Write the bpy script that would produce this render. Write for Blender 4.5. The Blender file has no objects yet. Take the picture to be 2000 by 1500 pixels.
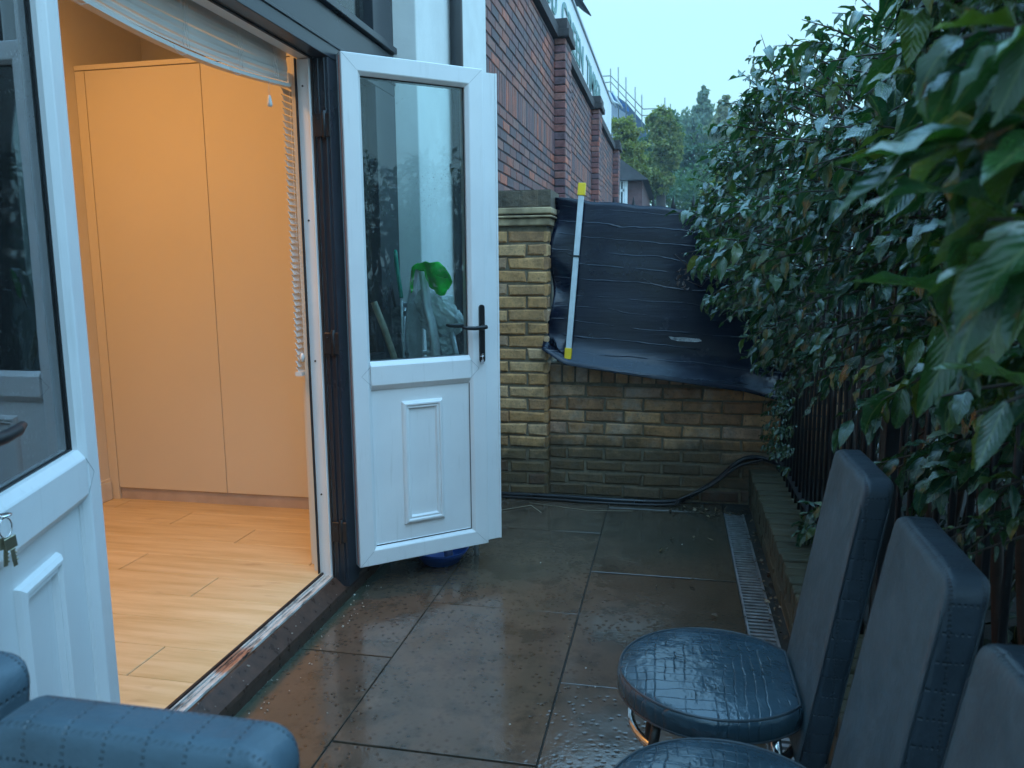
import bpy, bmesh, math, random
import numpy as np
from mathutils import Vector, Matrix
random.seed(7); rng = np.random.default_rng(7)
R = math.radians
# ------------------------------------------------------------------ camera
FPX, PITCH, ROLL, YAW, CAMH = 1513.25, 0.148354, -0.0085943, -0.205615, 1.36
def cam_axes():
    p, r, y = PITCH, ROLL, YAW
    f = Vector((math.sin(y)*math.cos(p), math.cos(y)*math.cos(p), -math.sin(p)))
    rt = Vector((math.cos(y), -math.sin(y), 0)); up = rt.cross(f)
    c, s = math.cos(r), math.sin(r)
    return rt*c + up*s, up*c - rt*s, f
RT, UP, FW = cam_axes()
scene = bpy.context.scene
cd = bpy.data.cameras.new('camera'); cam = bpy.data.objects.new('camera', cd)
scene.collection.objects.link(cam); scene.camera = cam
cam.matrix_world = Matrix((( RT.x, UP.x, -FW.x, 0), (RT.y, UP.y, -FW.y, 0), (RT.z, UP.z, -FW.z, CAMH), (0, 0, 0, 1)))
cd.sensor_width = 36; cd.lens = FPX/2000*36; cd.clip_start = 0.02; cd.clip_end = 2000
cd.dof.use_dof = True; cd.dof.focus_distance = 3.2; cd.dof.aperture_fstop = 8.0
# ------------------------------------------------------------------ world, sun, exposure
w = bpy.data.worlds.new("World"); scene.world = w; w.use_nodes = True
nt = w.node_tree; nt.nodes.clear()
wo = nt.nodes.new('ShaderNodeOutputWorld'); bg = nt.nodes.new('ShaderNodeBackground')
sky = nt.nodes.new('ShaderNodeTexSky'); sky.sky_type = 'NISHITA'; sky.sun_disc = False
sky.sun_elevation = R(12); sky.sun_rotation = R(60)
tc = nt.nodes.new('ShaderNodeTexCoord'); sp = nt.nodes.new('ShaderNodeSeparateXYZ')
rp = nt.nodes.new('ShaderNodeValToRGB')          # overcast layer: brighter overhead than at the horizon
rp.color_ramp.elements[0].position = 0.0; rp.color_ramp.elements[0].color = (.345, .63, .77, 1)
rp.color_ramp.elements[1].position = 1.0; rp.color_ramp.elements[1].color = (0.74, 1.70, 2.80, 1)
e = rp.color_ramp.elements.new(.28); e.color = (.36, .65, .79, 1)
mul = nt.nodes.new('ShaderNodeVectorMath'); mul.operation = 'SCALE'; mul.inputs['Scale'].default_value = 10.0
mx = nt.nodes.new('ShaderNodeMix'); mx.data_type = 'RGBA'; mx.inputs['Factor'].default_value = .93
L = nt.links.new
L(tc.outputs['Generated'], sp.inputs[0]); L(sp.outputs['Z'], rp.inputs['Fac']); L(rp.outputs['Color'], mul.inputs[0])
L(sky.outputs['Color'], mx.inputs['A']); L(mul.outputs[0], mx.inputs['B']); L(mx.outputs['Result'], bg.inputs['Color'])
bg.inputs['Strength'].default_value = 0.1; L(bg.outputs[0], wo.inputs['Surface'])
sl = bpy.data.lights.new('sun', 'SUN'); sl.energy = 0.5; sl.angle = R(40); sl.color = (.6, .85, 1.0)
so = bpy.data.objects.new('sun', sl); scene.collection.objects.link(so)
so.rotation_euler = (R(38), 0, R(40))
scene.view_settings.view_transform = 'Standard'; scene.view_settings.look = 'None'
scene.view_settings.exposure = 0.74; scene.view_settings.gamma = 1.0
scene.render.engine = 'CYCLES'
try:
    scene.cycles.max_bounces = 8; scene.cycles.transparent_max_bounces = 16
    scene.cycles.caustics_reflective = False; scene.cycles.caustics_refractive = False
except Exception: pass

def at(px, py, Y=None, X=None, Z=None):           # photo pixel -> world point on one plane
    d = RT*(px-1000) - UP*(py-750) + FW*FPX
    if Y is not None: t = Y/d.y
    elif X is not None: t = X/d.x
    else: t = (Z-CAMH)/d.z
    return Vector((0, 0, CAMH)) + d*t

# ------------------------------------------------------------------ helpers
col = scene.collection
class MB:
    def __init__(s): s.v = []; s.f = []; s.sm = []
    def add(s, vs, fs, smooth=False):
        b = len(s.v); s.v += [tuple(v) for v in vs]; s.f += [tuple(b+i for i in f) for f in fs]; s.sm += [smooth]*len(fs); return s
    def box(s, x0, x1, y0, y1, z0, z1, M=None):
        vs = [Vector((x, y, z)) for z in (z0, z1) for y in (y0, y1) for x in (x0, x1)]
        if M is not None: vs = [M @ v for v in vs]
        return s.add(vs, [(0,2,3,1),(4,5,7,6),(0,1,5,4),(2,6,7,3),(0,4,6,2),(1,3,7,5)])
    def tube(s, pts, r, n=8, cap=True, smooth=True, flat=1.0):
        pts = [Vector(p) for p in pts]; rs = r if isinstance(r, (list, tuple)) else [r]*len(pts)
        b = len(s.v); up = None
        for i, p in enumerate(pts):
            t = (pts[min(i+1, len(pts)-1)] - pts[max(i-1, 0)]).normalized()
            if up is None: up = t.orthogonal().normalized() if abs(t.z) > .95 else Vector((0, 0, 1))
            a = t.cross(up); a = a.normalized() if a.length > 1e-6 else t.orthogonal().normalized()
            c = a.cross(t).normalized(); up = c
            for k in range(n):
                q = 2*math.pi*k/n; v = p + a*math.cos(q)*rs[i] + c*math.sin(q)*rs[i]*flat; s.v.append(tuple(v))
        for i in range(len(pts)-1):
            for k in range(n):
                k2 = (k+1) % n; s.f.append((b+i*n+k, b+i*n+k2, b+(i+1)*n+k2, b+(i+1)*n+k)); s.sm.append(smooth)
        if cap:
            s.f.append(tuple(b+k for k in range(n))[::-1]); s.sm.append(False)
            e = b+(len(pts)-1)*n; s.f.append(tuple(e+k for k in range(n))); s.sm.append(False)
        return s
    def ring(s, x0, x1, z0, z1, prof, t=1, M=None):
        # mitred moulding round a rectangle; prof = closed list of (inset, depth)
        m = len(prof); b = len(s.v)
        for cx, cz, ix, iz in ((x0, z0, 1, 1), (x1, z0, -1, 1), (x1, z1, -1, -1), (x0, z1, 1, -1)):
            for d, y in prof:
                v = Vector((cx+ix*d, t*y, cz+iz*d)); s.v.append(tuple(M @ v if M is not None else v))
        for c in range(4):
            c2 = (c+1) % 4
            for k in range(m):
                k2 = (k+1) % m; s.f.append((b+c*m+k, b+c2*m+k, b+c2*m+k2, b+c*m+k2)); s.sm.append(False)
        return s
    def lathe(s, prof, c=(0, 0, 0), n=32, smooth=True, a0=0, a1=2*math.pi):
        b = len(s.v); full = abs(a1-a0-2*math.pi) < 1e-6; m = n if full else n+1
        for r, z in prof:
            for k in range(m):
                q = a0+(a1-a0)*k/n; s.v.append((c[0]+r*math.cos(q), c[1]+r*math.sin(q), c[2]+z))
        for i in range(len(prof)-1):
            for k in range(n):
                k2 = (k+1) % m; s.f.append((b+i*m+k, b+i*m+k2, b+(i+1)*m+k2, b+(i+1)*m+k)); s.sm.append(smooth)
        return s
    def build(s, name, mat, parent=None, bevel=0, seg=2, fix=True, **tags):
        me = bpy.data.meshes.new(name); me.from_pydata(s.v, [], s.f)
        me.polygons.foreach_set('use_smooth', s.sm)
        if fix or bevel:
            bm = bmesh.new(); bm.from_mesh(me)
            if bevel:
                ed = [e for e in bm.edges if e.is_manifold and e.calc_face_angle(0) > .6]
                bmesh.ops.bevel(bm, geom=ed, offset=bevel, segments=seg, affect='EDGES', profile=.5, clamp_overlap=True)
            bmesh.ops.recalc_face_normals(bm, faces=bm.faces); bm.to_mesh(me); bm.free()
        me.materials.append(mat)
        return link(name, me, parent, **tags)
def link(name, me, parent=None, **tags):
    o = bpy.data.objects.new(name, me); col.objects.link(o); o.parent = parent
    for k, v in tags.items(): o[k] = v
    return o
def thing(name, label, cat, loc=(0, 0, 0), rz=0, group=None):
    o = bpy.data.objects.new(name, None); col.objects.link(o); o.location = loc; o.rotation_euler = (0, 0, rz)
    o.empty_display_size = .1
    o['label'] = label; o['category'] = cat
    if group: o['group'] = group
    return o
def copy_tree(o, parent=None):
    c = o.copy(); col.objects.link(c); c.parent = parent
    for ch in list(o.children): copy_tree(ch, c)
    return c
def np_mesh(name, V, F, mat, uv=None, smooth=True):
    me = bpy.data.meshes.new(name); n = len(F); k = F.shape[1]
    me.vertices.add(len(V)); me.vertices.foreach_set('co', V.astype(np.float32).ravel())
    me.loops.add(n*k); me.loops.foreach_set('vertex_index', F.astype(np.int32).ravel())
    me.polygons.add(n); me.polygons.foreach_set('loop_start', np.arange(0, n*k, k, dtype=np.int32))
    me.polygons.foreach_set('loop_total', np.full(n, k, dtype=np.int32))
    me.polygons.foreach_set('use_smooth', np.full(n, smooth))
    if uv is not None:
        l = me.uv_layers.new(name='UVMap'); l.data.foreach_set('uv', uv[F.ravel()].astype(np.float32).ravel())
    me.update(calc_edges=True); me.validate(); me.materials.append(mat); return me

# ------------------------------------------------------------------ materials
class NM:
    def __init__(s, name):
        s.m = bpy.data.materials.new(name); s.m.use_nodes = True; s.t = s.m.node_tree; s.n = s.t.nodes
        s.b = s.n['Principled BSDF']; s.tc = s.n.new('ShaderNodeTexCoord')
    def new(s, typ, **kw):
        x = s.n.new(typ)
        for k, v in kw.items():
            if k.startswith('i_'): x.inputs[k[2:].replace('_', ' ')].default_value = v
            else: setattr(x, k, v)
        return x
    def l(s, a, b): s.t.links.new(a, b)
    def coord(s, scale=(1, 1, 1), src='Object', rot=(0, 0, 0)):
        m = s.new('ShaderNodeMapping'); m.inputs['Scale'].default_value = scale; m.inputs['Rotation'].default_value = rot
        s.l(s.tc.outputs[src], m.inputs['Vector']); return m.outputs[0]
    def noise(s, vec, scale, detail=4, rough=.55):
        x = s.new('ShaderNodeTexNoise'); x.inputs['Scale'].default_value = scale; x.inputs['Detail'].default_value = detail
        x.inputs['Roughness'].default_value = rough; s.l(vec, x.inputs['Vector']); return x.outputs['Fac']
    def ramp(s, fac, stops, interp='LINEAR'):
        x = s.new('ShaderNodeValToRGB'); x.color_ramp.interpolation = interp; els = x.color_ramp.elements
        while len(els) > 1: els.remove(els[-1])
        els[0].position = stops[0][0]; els[0].color = c4(stops[0][1])
        for p, c in stops[1:]: e = els.new(p); e.color = c4(c)
        s.l(fac, x.inputs['Fac']); return x.outputs['Color']
    def mix(s, fac, a, b, blend='MIX'):
        x = s.new('ShaderNodeMix'); x.data_type = 'RGBA'; x.blend_type = blend
        for sock, v in (('Factor', fac), ('A', a), ('B', b)):
            if hasattr(v, 'is_output'): s.l(v, x.inputs[sock] if sock == 'Factor' else [i for i in x.inputs if i.name == sock and i.type == 'RGBA'][0])
            elif sock == 'Factor': x.inputs[0].default_value = v
            else: [i for i in x.inputs if i.name == sock and i.type == 'RGBA'][0].default_value = c4(v)
        return x.outputs['Result']
    def math(s, op, a, b=0.0):
        x = s.new('ShaderNodeMath'); x.operation = op
        for i, v in enumerate((a, b)):
            if hasattr(v, 'is_output'): s.l(v, x.inputs[i])
            else: x.inputs[i].default_value = v
        return x.outputs[0]
    def bump(s, h, strength=.3, dist=.01, prev=None):
        x = s.new('ShaderNodeBump'); x.inputs['Strength'].default_value = strength; x.inputs['Distance'].default_value = dist
        s.l(h, x.inputs['Height'])
        if prev is not None: s.l(prev, x.inputs['Normal'])
        return x.outputs['Normal']
    def set(s, base=None, rough=None, normal=None, **kw):
        for k, v in (('Base Color', base), ('Roughness', rough), ('Normal', normal)):
            if v is None: continue
            if hasattr(v, 'is_output'): s.l(v, s.b.inputs[k])
            else: s.b.inputs[k].default_value = c4(v) if k == 'Base Color' else v
        for k, v in kw.items(): s.b.inputs[k.replace('_', ' ')].default_value = v
        return s.m
def c4(c): return tuple(c)+(1,) if len(c) == 3 else tuple(c)

def simple(name, c, rough=.5, var=.12, scale=8, bump=.0, metallic=0, bscale=60, spec=.5):
    m = NM(name); v = m.coord(); n = m.noise(v, scale)
    lo = tuple(x*(1-var) for x in c); hi = tuple(min(1, x*(1+var)) for x in c)
    base = m.ramp(n, [(.3, lo), (.7, hi)])
    r = m.math('MULTIPLY_ADD', n, .2); m.n[-1].inputs[2].default_value = rough-.1
    nor = m.bump(m.noise(v, bscale), bump, .004) if bump else None
    m.set(base, r, nor, Metallic=metallic); m.b.inputs['Specular IOR Level'].default_value = spec
    return m.m
def mat_upvc():
    m = NM('white_upvc'); v = m.coord(); n = m.noise(v, 3, 6)
    d = m.noise(m.coord((40, 40, 3)), 1.5, 5)
    base = m.ramp(n, [(.3, (.72, .73, .74)), (.7, (.82, .83, .83))])
    base = m.mix(m.ramp(d, [(.58, (0, 0, 0)), (.78, (.28, .28, .28))]), base, (.42, .42, .38))
    sp = m.noise(m.coord(), 180, 2); base = m.mix(m.ramp(sp, [(.74, (0, 0, 0)), (.78, (.35, .35, .35))]), base, (.3, .29, .26))
    return m.set(base, .32, m.bump(m.noise(v, 25, 2), .06, .004))
def mat_glass(ior, name='glass'):
    m = NM(name); m.n.remove(m.b); out = [x for x in m.n if x.type == 'OUTPUT_MATERIAL'][0]
    tr = m.new('ShaderNodeBsdfTransparent'); tr.inputs[0].default_value = (.86, .95, .95, 1)
    gl = m.new('ShaderNodeBsdfGlossy'); gl.inputs['Roughness'].default_value = .015; gl.inputs[0].default_value = (.95, .98, 1, 1)
    fr = m.new('ShaderNodeFresnel'); fr.inputs['IOR'].default_value = ior
    nr = m.bump(m.noise(m.coord(), 2.2, 1), .05, .02); m.l(nr, gl.inputs['Normal'])
    ms = m.new('ShaderNodeMixShader'); m.l(fr.outputs[0], ms.inputs[0]); m.l(tr.outputs[0], ms.inputs[1]); m.l(gl.outputs[0], ms.inputs[2])
    # rain spots and dust on the pane
    df = m.new('ShaderNodeBsdfDiffuse'); df.inputs[0].default_value = (.6, .62, .62, 1)
    sp = m.noise(m.coord(), 160, 2); sp2 = m.noise(m.coord(), 5, 3)
    f = m.math('MULTIPLY', m.ramp(sp, [(.66, (0, 0, 0)), (.72, (.5, .5, .5))]), m.ramp(sp2, [(.45, (0, 0, 0)), (.65, (1, 1, 1))]))
    f = m.math('ADD', f, .015)
    m2 = m.new('ShaderNodeMixShader'); m.l(f, m2.inputs[0]); m.l(ms.outputs[0], m2.inputs[1]); m.l(df.outputs[0], m2.inputs[2])
    m.l(m2.outputs[0], out.inputs[0]); return m.m
def mat_brick(name, stops, mossy=0, rough=.75, dirt=(.04, .045, .03), bs=.5, pale=0):
    m = NM(name); v = m.coord(); g = m.new('ShaderNodeNewGeometry')
    base = m.ramp(g.outputs['Random Per Island'], stops, 'CONSTANT')
    n = m.noise(v, 14, 6, .65); base = m.mix(.75, base, m.ramp(n, [(.25, (.25, .25, .25)), (.75, (1.45, 1.4, 1.35))]), 'MULTIPLY')
    n2 = m.noise(v, 70, 5, .7); base = m.mix(m.ramp(n2, [(.56, (0, 0, 0)), (.68, (.6, .6, .6))]), base, dirt)
    if pale:
        base = m.mix(m.ramp(m.noise(v, 3.2, 7, .7), [(.50, (0, 0, 0)), (.66, (pale*.8,)*3)]), base, (.48, .40, .33))
    if mossy:
        s = m.new('ShaderNodeSeparateXYZ'); m.l(m.tc.outputs['Object'], s.inputs[0])
        n3 = m.noise(v, 4, 6, .7); h = m.math('ADD', s.outputs['Z'], m.math('MULTIPLY', n3, -.55))
        base = m.mix(m.ramp(h, [(-.25, (1, 1, 1)), (.10, (0, 0, 0))] if False else [(0, (.8, .8, .8)), (mossy, (0, 0, 0))]), base, (.045, .042, .022))
    nor = m.bump(n2, bs, .006); nor = m.bump(n, bs, .012, nor)
    return m.set(base, m.ramp(n, [(.3, (rough-.25,)*3), (.7, (rough,)*3)]), nor)
def mat_mortar(name, c, mossy=0):
    m = NM(name); v = m.coord(); n = m.noise(v, 25, 6, .7)
    base = m.ramp(n, [(.3, tuple(x*.45 for x in c)), (.7, c)])
    return m.set(base, .85, m.bump(m.noise(v, 90, 4), .6, .005))
def mat_paving():
    m = NM('wet_paving'); v = m.coord(); g = m.new('ShaderNodeNewGeometry')
    n1 = m.noise(v, 1.7, 7, .62); n2 = m.noise(v, 9, 6, .65); n3 = m.noise(v, 60, 4, .6)
    base = m.ramp(n1, [(.30, (.050, .034, .024)), (.46, (.105, .076, .054)), (.62, (.074, .060, .044)), (.75, (.145, .112, .082))])
    base = m.mix(.45, base, m.ramp(g.outputs['Random Per Island'], [(0, (.8, .8, .8)), (1, (1.25, 1.2, 1.15))]), 'MULTIPLY')
    base = m.mix(m.ramp(n2, [(.5, (0, 0, 0)), (.72, (.7, .7, .7))]), base, (.022, .024, .018))
    s = m.new('ShaderNodeSeparateXYZ'); m.l(m.tc.outputs['Object'], s.inputs[0])
    # green algae towards the shaded side and at the foot of the sill
    ax = m.math('ADD', s.outputs['X'], m.math('MULTIPLY', n1, .6))
    base = m.mix(m.ramp(ax, [(.0, (0, 0, 0)), (.45, (.6, .6, .6))]), base, (.034, .034, .022))
    al = m.math('ADD', m.math('MULTIPLY', s.outputs['X'], -1), m.math('MULTIPLY', n2, .07))
    al = m.math('SUBTRACT', al, 1.25)
    base = m.mix(m.ramp(al, [(.028, (0, 0, 0)), (.06, (.6, .6, .6))]), base, (.028, .062, .046))
    vo = m.new('ShaderNodeTexVoronoi'); vo.inputs['Scale'].default_value = 42; vo.inputs['Randomness'].default_value = .8; m.l(v, vo.inputs['Vector'])
    dim = m.ramp(vo.outputs['Distance'], [(.12, (0, 0, 0)), (.42, (1, 1, 1))])
    dmask = m.ramp(m.noise(v, 2.2, 4), [(.34, (0, 0, 0)), (.48, (1, 1, 1))])
    dm = m.mix(dmask, (1, 1, 1), dim)
    base = m.mix(1, base, m.ramp(dm, [(0, (.62, .58, .54)), (1, (1, 1, 1))]), 'MULTIPLY')
    rough = m.ramp(m.noise(v, 3.1, 5, .6), [(.35, (.035, .035, .035)), (.5, (.085, .085, .085)), (.7, (.22, .22, .22))])
    nor = m.bump(n3, .12, .003); nor = m.bump(dm, .20, .0025, nor); nor = m.bump(n2, .10, .01, nor)
    nor = m.bump(m.noise(v, 1.5, 3), .1, .03, nor)
    m.set(base, rough, nor); m.b.inputs['Specular IOR Level'].default_value = .8
    return m.m
def mat_floor():
    m = NM('oak_laminate'); v = m.coord(); g = m.new('ShaderNodeNewGeometry')
    gr = m.noise(m.coord((1.2, 14, 1)), 2.0, 8, .6)
    base = m.ramp(gr, [(.3, (.55, .40, .20)), (.5, (.66, .50, .28)), (.7, (.74, .58, .36))])
    base = m.mix(.5, base, m.ramp(g.outputs['Random Per Island'], [(0, (.86, .84, .8)), (1, (1.08, 1.08, 1.08))]), 'MULTIPLY')
    kn = m.noise(m.coord((3, 9, 1)), 1.6, 3); base = m.mix(m.ramp(kn, [(.66, (0, 0, 0)), (.76, (.5, .5, .5))]), base, (.36, .22, .11))
    return m.set(base, .38, m.bump(gr, .06, .003))
def mat_leather(name, c, wet=False, front=None):
    m = NM(name); v = m.coord(); n = m.noise(v, 7, 5, .6); fine = m.noise(v, 240, 3)
    base = m.ramp(n, [(.3, tuple(x*.7 for x in c)), (.7, tuple(x*1.3 for x in c))])
    dv = m.new('ShaderNodeVectorMath', operation='ADD'); nz = m.new('ShaderNodeTexNoise'); nz.inputs['Scale'].default_value = 14; nz.inputs['Detail'].default_value = 3; m.l(v, nz.inputs['Vector'])
    sc = m.new('ShaderNodeVectorMath', operation='SCALE'); sc.inputs['Scale'].default_value = .022 if wet else .005; m.l(nz.outputs['Color'], sc.inputs[0])
    m.l(v, dv.inputs[0]); m.l(sc.outputs[0], dv.inputs[1])
    s = m.new('ShaderNodeSeparateXYZ'); m.l(dv.outputs[0], s.inputs[0]); ax = [s.outputs[k] for k in 'XYZ']
    def line(a, p, w):
        t = m.math('ABSOLUTE', m.math('SUBTRACT', m.math('FRACT', m.math('DIVIDE', a, p)), .5))
        return m.ramp(t, [(0, (1, 1, 1)), (w/p, (0, 0, 0))])
    def dash(a, b, p): return m.ramp(m.math('SINE', m.math('MULTIPLY', m.math('ADD', a, b), 2*math.pi/p)), [(.0, (0, 0, 0)), (.3, (1, 1, 1))])
    if wet:
        seg = m.ramp(m.noise(m.coord((30, 12, 1)), 1.0, 3), [(.47, (0, 0, 0)), (.55, (1, 1, 1))])
        g1 = m.mix(1, line(ax[0], .021, .0022), seg, 'MULTIPLY'); g2 = m.mix(1, line(ax[1], .030, .0016), m.ramp(s.outputs['X'], [(.0, (.8, .8, .8)), (.06, (.0, .0, .0))]), 'MULTIPLY')
        g = m.mix(1, g1, g2, 'LIGHTEN'); k = .05
    else:
        gs = [m.mix(1, line(ax[i], .041, .0026), dash(ax[(i+1) % 3], ax[(i+2) % 3], .0075), 'MULTIPLY') for i in range(3)]
        ns = m.new('ShaderNodeSeparateXYZ'); m.l(m.tc.outputs['Normal'], ns.inputs[0]); nn = [m.math('ABSOLUTE', ns.outputs[k]) for k in 'XYZ']
        gs = [m.mix(1, gq, m.ramp(nn[i], [(.55, (1, 1, 1)), (.8, (0, 0, 0))]), 'MULTIPLY') for i, gq in enumerate(gs)]
        g = m.mix(1, m.mix(1, gs[0], gs[1], 'LIGHTEN'), gs[2], 'LIGHTEN'); k = .7
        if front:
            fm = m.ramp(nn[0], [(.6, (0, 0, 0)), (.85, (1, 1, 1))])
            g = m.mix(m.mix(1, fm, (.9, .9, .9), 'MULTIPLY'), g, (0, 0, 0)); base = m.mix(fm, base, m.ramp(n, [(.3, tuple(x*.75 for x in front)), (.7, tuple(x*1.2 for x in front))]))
    base = m.mix(m.mix(1, g, (k, k, k), 'MULTIPLY'), base, tuple(x*.22 for x in c))
    inv = m.ramp(g, [(0, (1, 1, 1)), (1, (0, 0, 0))])
    nor = m.bump(fine, .12, .002); nor = m.bump(inv, .38 if wet else .5, .004, nor); nor = m.bump(n, .45, .012, nor); nor = m.bump(m.noise(v, 28, 3), .25 if wet else .12, .006, nor)
    rr = m.ramp(m.noise(v, 11, 5), [(.35, (.07, .07, .07)), (.65, (.24, .24, .24))] if wet else [(.35, (.36, .36, .36)), (.65, (.55, .55, .55))])
    m.set(base, rr, nor); m.b.inputs['Specular IOR Level'].default_value = .6 if wet else .45
    return m.m
def mat_leaf(name, stops, rough=.32, trans=.25):
    m = NM(name); g = m.new('ShaderNodeNewGeometry'); v = m.coord()
    base = m.ramp(g.outputs['Random Per Island'], stops)
    n = m.noise(v, 45, 4); base = m.mix(.5, base, m.ramp(n, [(.3, (.6, .62, .6)), (.7, (1.3, 1.25, 1.15))]), 'MULTIPLY')
    if rough < .4: base = m.mix(m.ramp(m.noise(v, 130, 3), [(.66, (0, 0, 0)), (.70, (.7, .7, .7))]), base, (.10, .075, .03))
    s = m.new('ShaderNodeSeparateXYZ'); m.l(m.tc.outputs['UV'], s.inputs[0])
    rib = m.math('ABSOLUTE', m.math('SUBTRACT', s.outputs['X'], .5))
    base = m.mix(m.ramp(rib, [(.02, (.7, .7, .7)), (.05, (0, 0, 0))]), base, (.12, .17, .06))
    vv = m.math('SINE', m.math('ADD', m.math('MULTIPLY', s.outputs['Y'], 55), m.math('MULTIPLY', rib, -40)))
    nor = m.bump(vv, .18, .002); nor = m.bump(n, .35, .004, nor)
    m.set(base, m.ramp(n, [(.3, (rough*.6,)*3), (.7, (rough*1.7,)*3)]), nor); m.b.inputs['Specular IOR Level'].default_value = .9 if rough < .4 else .4; m.b.inputs['Coat Weight'].default_value = .5 if rough < .4 else 0; m.b.inputs['Coat Roughness'].default_value = .22
    out = [x for x in m.n if x.type == 'OUTPUT_MATERIAL'][0]
    if trans:
        t = m.new('ShaderNodeBsdfTranslucent'); m.l(m.mix(1, base, (1.4, 1.6, .6), 'MULTIPLY'), t.inputs[0])
        ms = m.new('ShaderNodeMixShader'); ms.inputs[0].default_value = trans
        m.l(m.b.outputs[0], ms.inputs[1]); m.l(t.outputs[0], ms.inputs[2]); m.l(ms.outputs[0], out.inputs[0])
    return m.m

UPVC = mat_upvc(); GLASS = mat_glass(1.5); GLASS2 = mat_glass(2.6, 'double_glass')
ANTH = simple('anthracite_frame', (.022, .027, .036), .3, .1, 4, .03)
BLACK = simple('black_plastic', (.008, .008, .010), .45, .2, 12, .05)
GASKET = simple('rubber_gasket', (.012, .012, .014), .6)
RENDER_W = simple('painted_render', (.76, .78, .76), .7, .06, 6, .25, bscale=40)
CREAM = simple('cream_wall', (.74, .70, .62), .7, .03, 3, .05)
WARD = simple('wardrobe_cream', (.70, .65, .56), .45, .02, 2, .02)
PLINTH = simple('plinth_grey', (.50, .43, .40), .5)
CHROME = simple('chrome', (.75, .75, .76), .12, .05, 30, metallic=1)
RUSTY = simple('dark_metal', (.05, .045, .04), .4, .3, 30, .1, metallic=.6)
ALU = simple('aluminium', (.62, .65, .66), .4, .15, 20, .1, metallic=.35)
IRON = simple('black_iron', (.010, .010, .012), .45, .3, 40, .2)
YELLOW = simple('yellow_plastic', (.85, .55, .01), .4, .08)
SILL = simple('wet_brown_sill', (.060, .036, .026), .30, .4, 30, .15, spec=.3)
TRACK = simple('dirty_white_track', (.55, .53, .50), .5, .35, 60, .2)

# ------------------------------------------------------------------ setting
g = MB(); g.box(-69, 69, -19, 61, -.30, -.05)
GROUND = simple('ground_tarmac', (.05, .05, .048), .8, .3, 3, .3)
g.build('ground', GROUND, kind='structure')
# slabs
PAVE = mat_paving(); pv = MB()
def slab(x0, x1, y0, y1):
    q = .0042; dz = random.uniform(-.0015, .0015)
    pv.box(x0+q*.6, x1-q*.6, y0+q, y1-q, -.04, dz)
cols = ((-1.305, -.95, 2.454), (-.95, -.342, 1.955), (-.342, .298, 2.398))
for x0, x1, o in cols:
    y = o-.97*5
    while y < 4.47: slab(x0, x1, max(y, -2.5), min(y+.965, 4.478)); y += .965
pv.box(.405, .445, -2.5, 4.478, -.04, -.012)
pv.build('patio', PAVE, bevel=.0015, seg=1, kind='structure')
jt = MB(); jt.box(-1.36, .50, -2.6, 4.52, -.045, -.007)
jt.build('mortar_bed', mat_mortar('joint_dirt', (.035, .033, .026)), kind='structure')

# ------------------------------------------------------------------ brick walls
def bricks(mb, org, u, n, W, H, bl=.215, bh=.065, j=.010, depth=.02, proud=.006, holes=None, soldier=None, bond=.5, jit=.0025, z_top=None):
    """running-bond bricks on the plane org + a*u + b*Z, standing proud along n"""
    u = Vector(u).normalized(); n = Vector(n).normalized(); Z = Vector((0, 0, 1)); org = Vector(org)
    def brick(a0, a1, b0, b1):
        if a1-a0 < .02: return
        c = .004+jit*.8; p = proud + random.uniform(-jit, jit); r = lambda: random.uniform(-jit, jit)
        back = [(a0, b0), (a1, b0), (a1, b1), (a0, b1)]
        back = [(a+r(), b+r()) for a, b in back]
        cx, cy = (a0+a1)/2, (b0+b1)/2
        fr = [(a+(c if a < cx else -c), b+(c if b < cy else -c)) for a, b in back]
        vs = [org+u*a+Z*b-n*depth for a, b in back]+[org+u*a+Z*b+n*(p-c) for a, b in back]+[org+u*a+Z*b+n*(p+random.uniform(-.001, .001)) for a, b in fr]
        fs = [(8, 9, 10, 11)]
        for k in range(4):
            k2 = (k+1) % 4; fs += [(k, k2, 4+k2, 4+k), (4+k, 4+k2, 8+k2, 8+k)]
        mb.add(vs, fs)
    row = 0; b = 0.0
    while b < H-.02:
        h = bh; sold = soldier and soldier[0] <= b < soldier[1]
        if sold:
            h = bl; a = 0.0
            while a < W: brick(a, min(a+bh, W), b, min(b+h, H)); a += bh+j
        else:
            off = (bl+j)*bond*(row % 2); a = -off
            while a < W:
                a0, a1 = max(a, 0), min(a+bl, W)
                if holes is None or not holes((a0+a1)/2, b): brick(a0, a1, b, min(b+h, H))
                a += bl+j
        b += h+j; row += 1
YSTOPS = [(0, (.50, .34, .17)), (.14, (.57, .41, .22)), (.3, (.44, .31, .17)), (.42, (.60, .46, .28)), (.55, (.38, .26, .15)), (.66, (.54, .38, .20)), (.78, (.47, .38, .29)), (.86, (.60, .48, .33)), (.93, (.44, .22, .17)), (.97, (.58, .52, .46))]
YB = mat_brick('yellow_stock_brick', [(p, (c[0]*1.12, c[1]*.84, c[2]*.72)) for p, c in YSTOPS], mossy=.17, pale=.9, bs=.8)
YB2 = mat_brick('yellow_pier_brick', [(p, (c[0]*1.12, c[1]*.86, c[2]*.68)) for p, c in YSTOPS[:9]], mossy=.12, bs=.8)
YM = mat_mortar('old_mortar', (.26, .21, .14))
YW = 4.52
gw = thing('garden_wall', 'low weathered yellow stock brick wall with mossy foot under the black screen', 'wall', (0, YW, 0))
m = MB(); m.box(-.74, .98, .006, .215, -.05, .80); m.build('mortar', YM, gw)
m = MB(); bricks(m, (-.715, 0, .005), (1, 0, 0), (0, -1, 0), 1.69, .675, bl=.212, bh=.063, j=.012, proud=.006, jit=.0048); m.build('brickwork', YB, gw)
m = MB()
x = -.71
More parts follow.
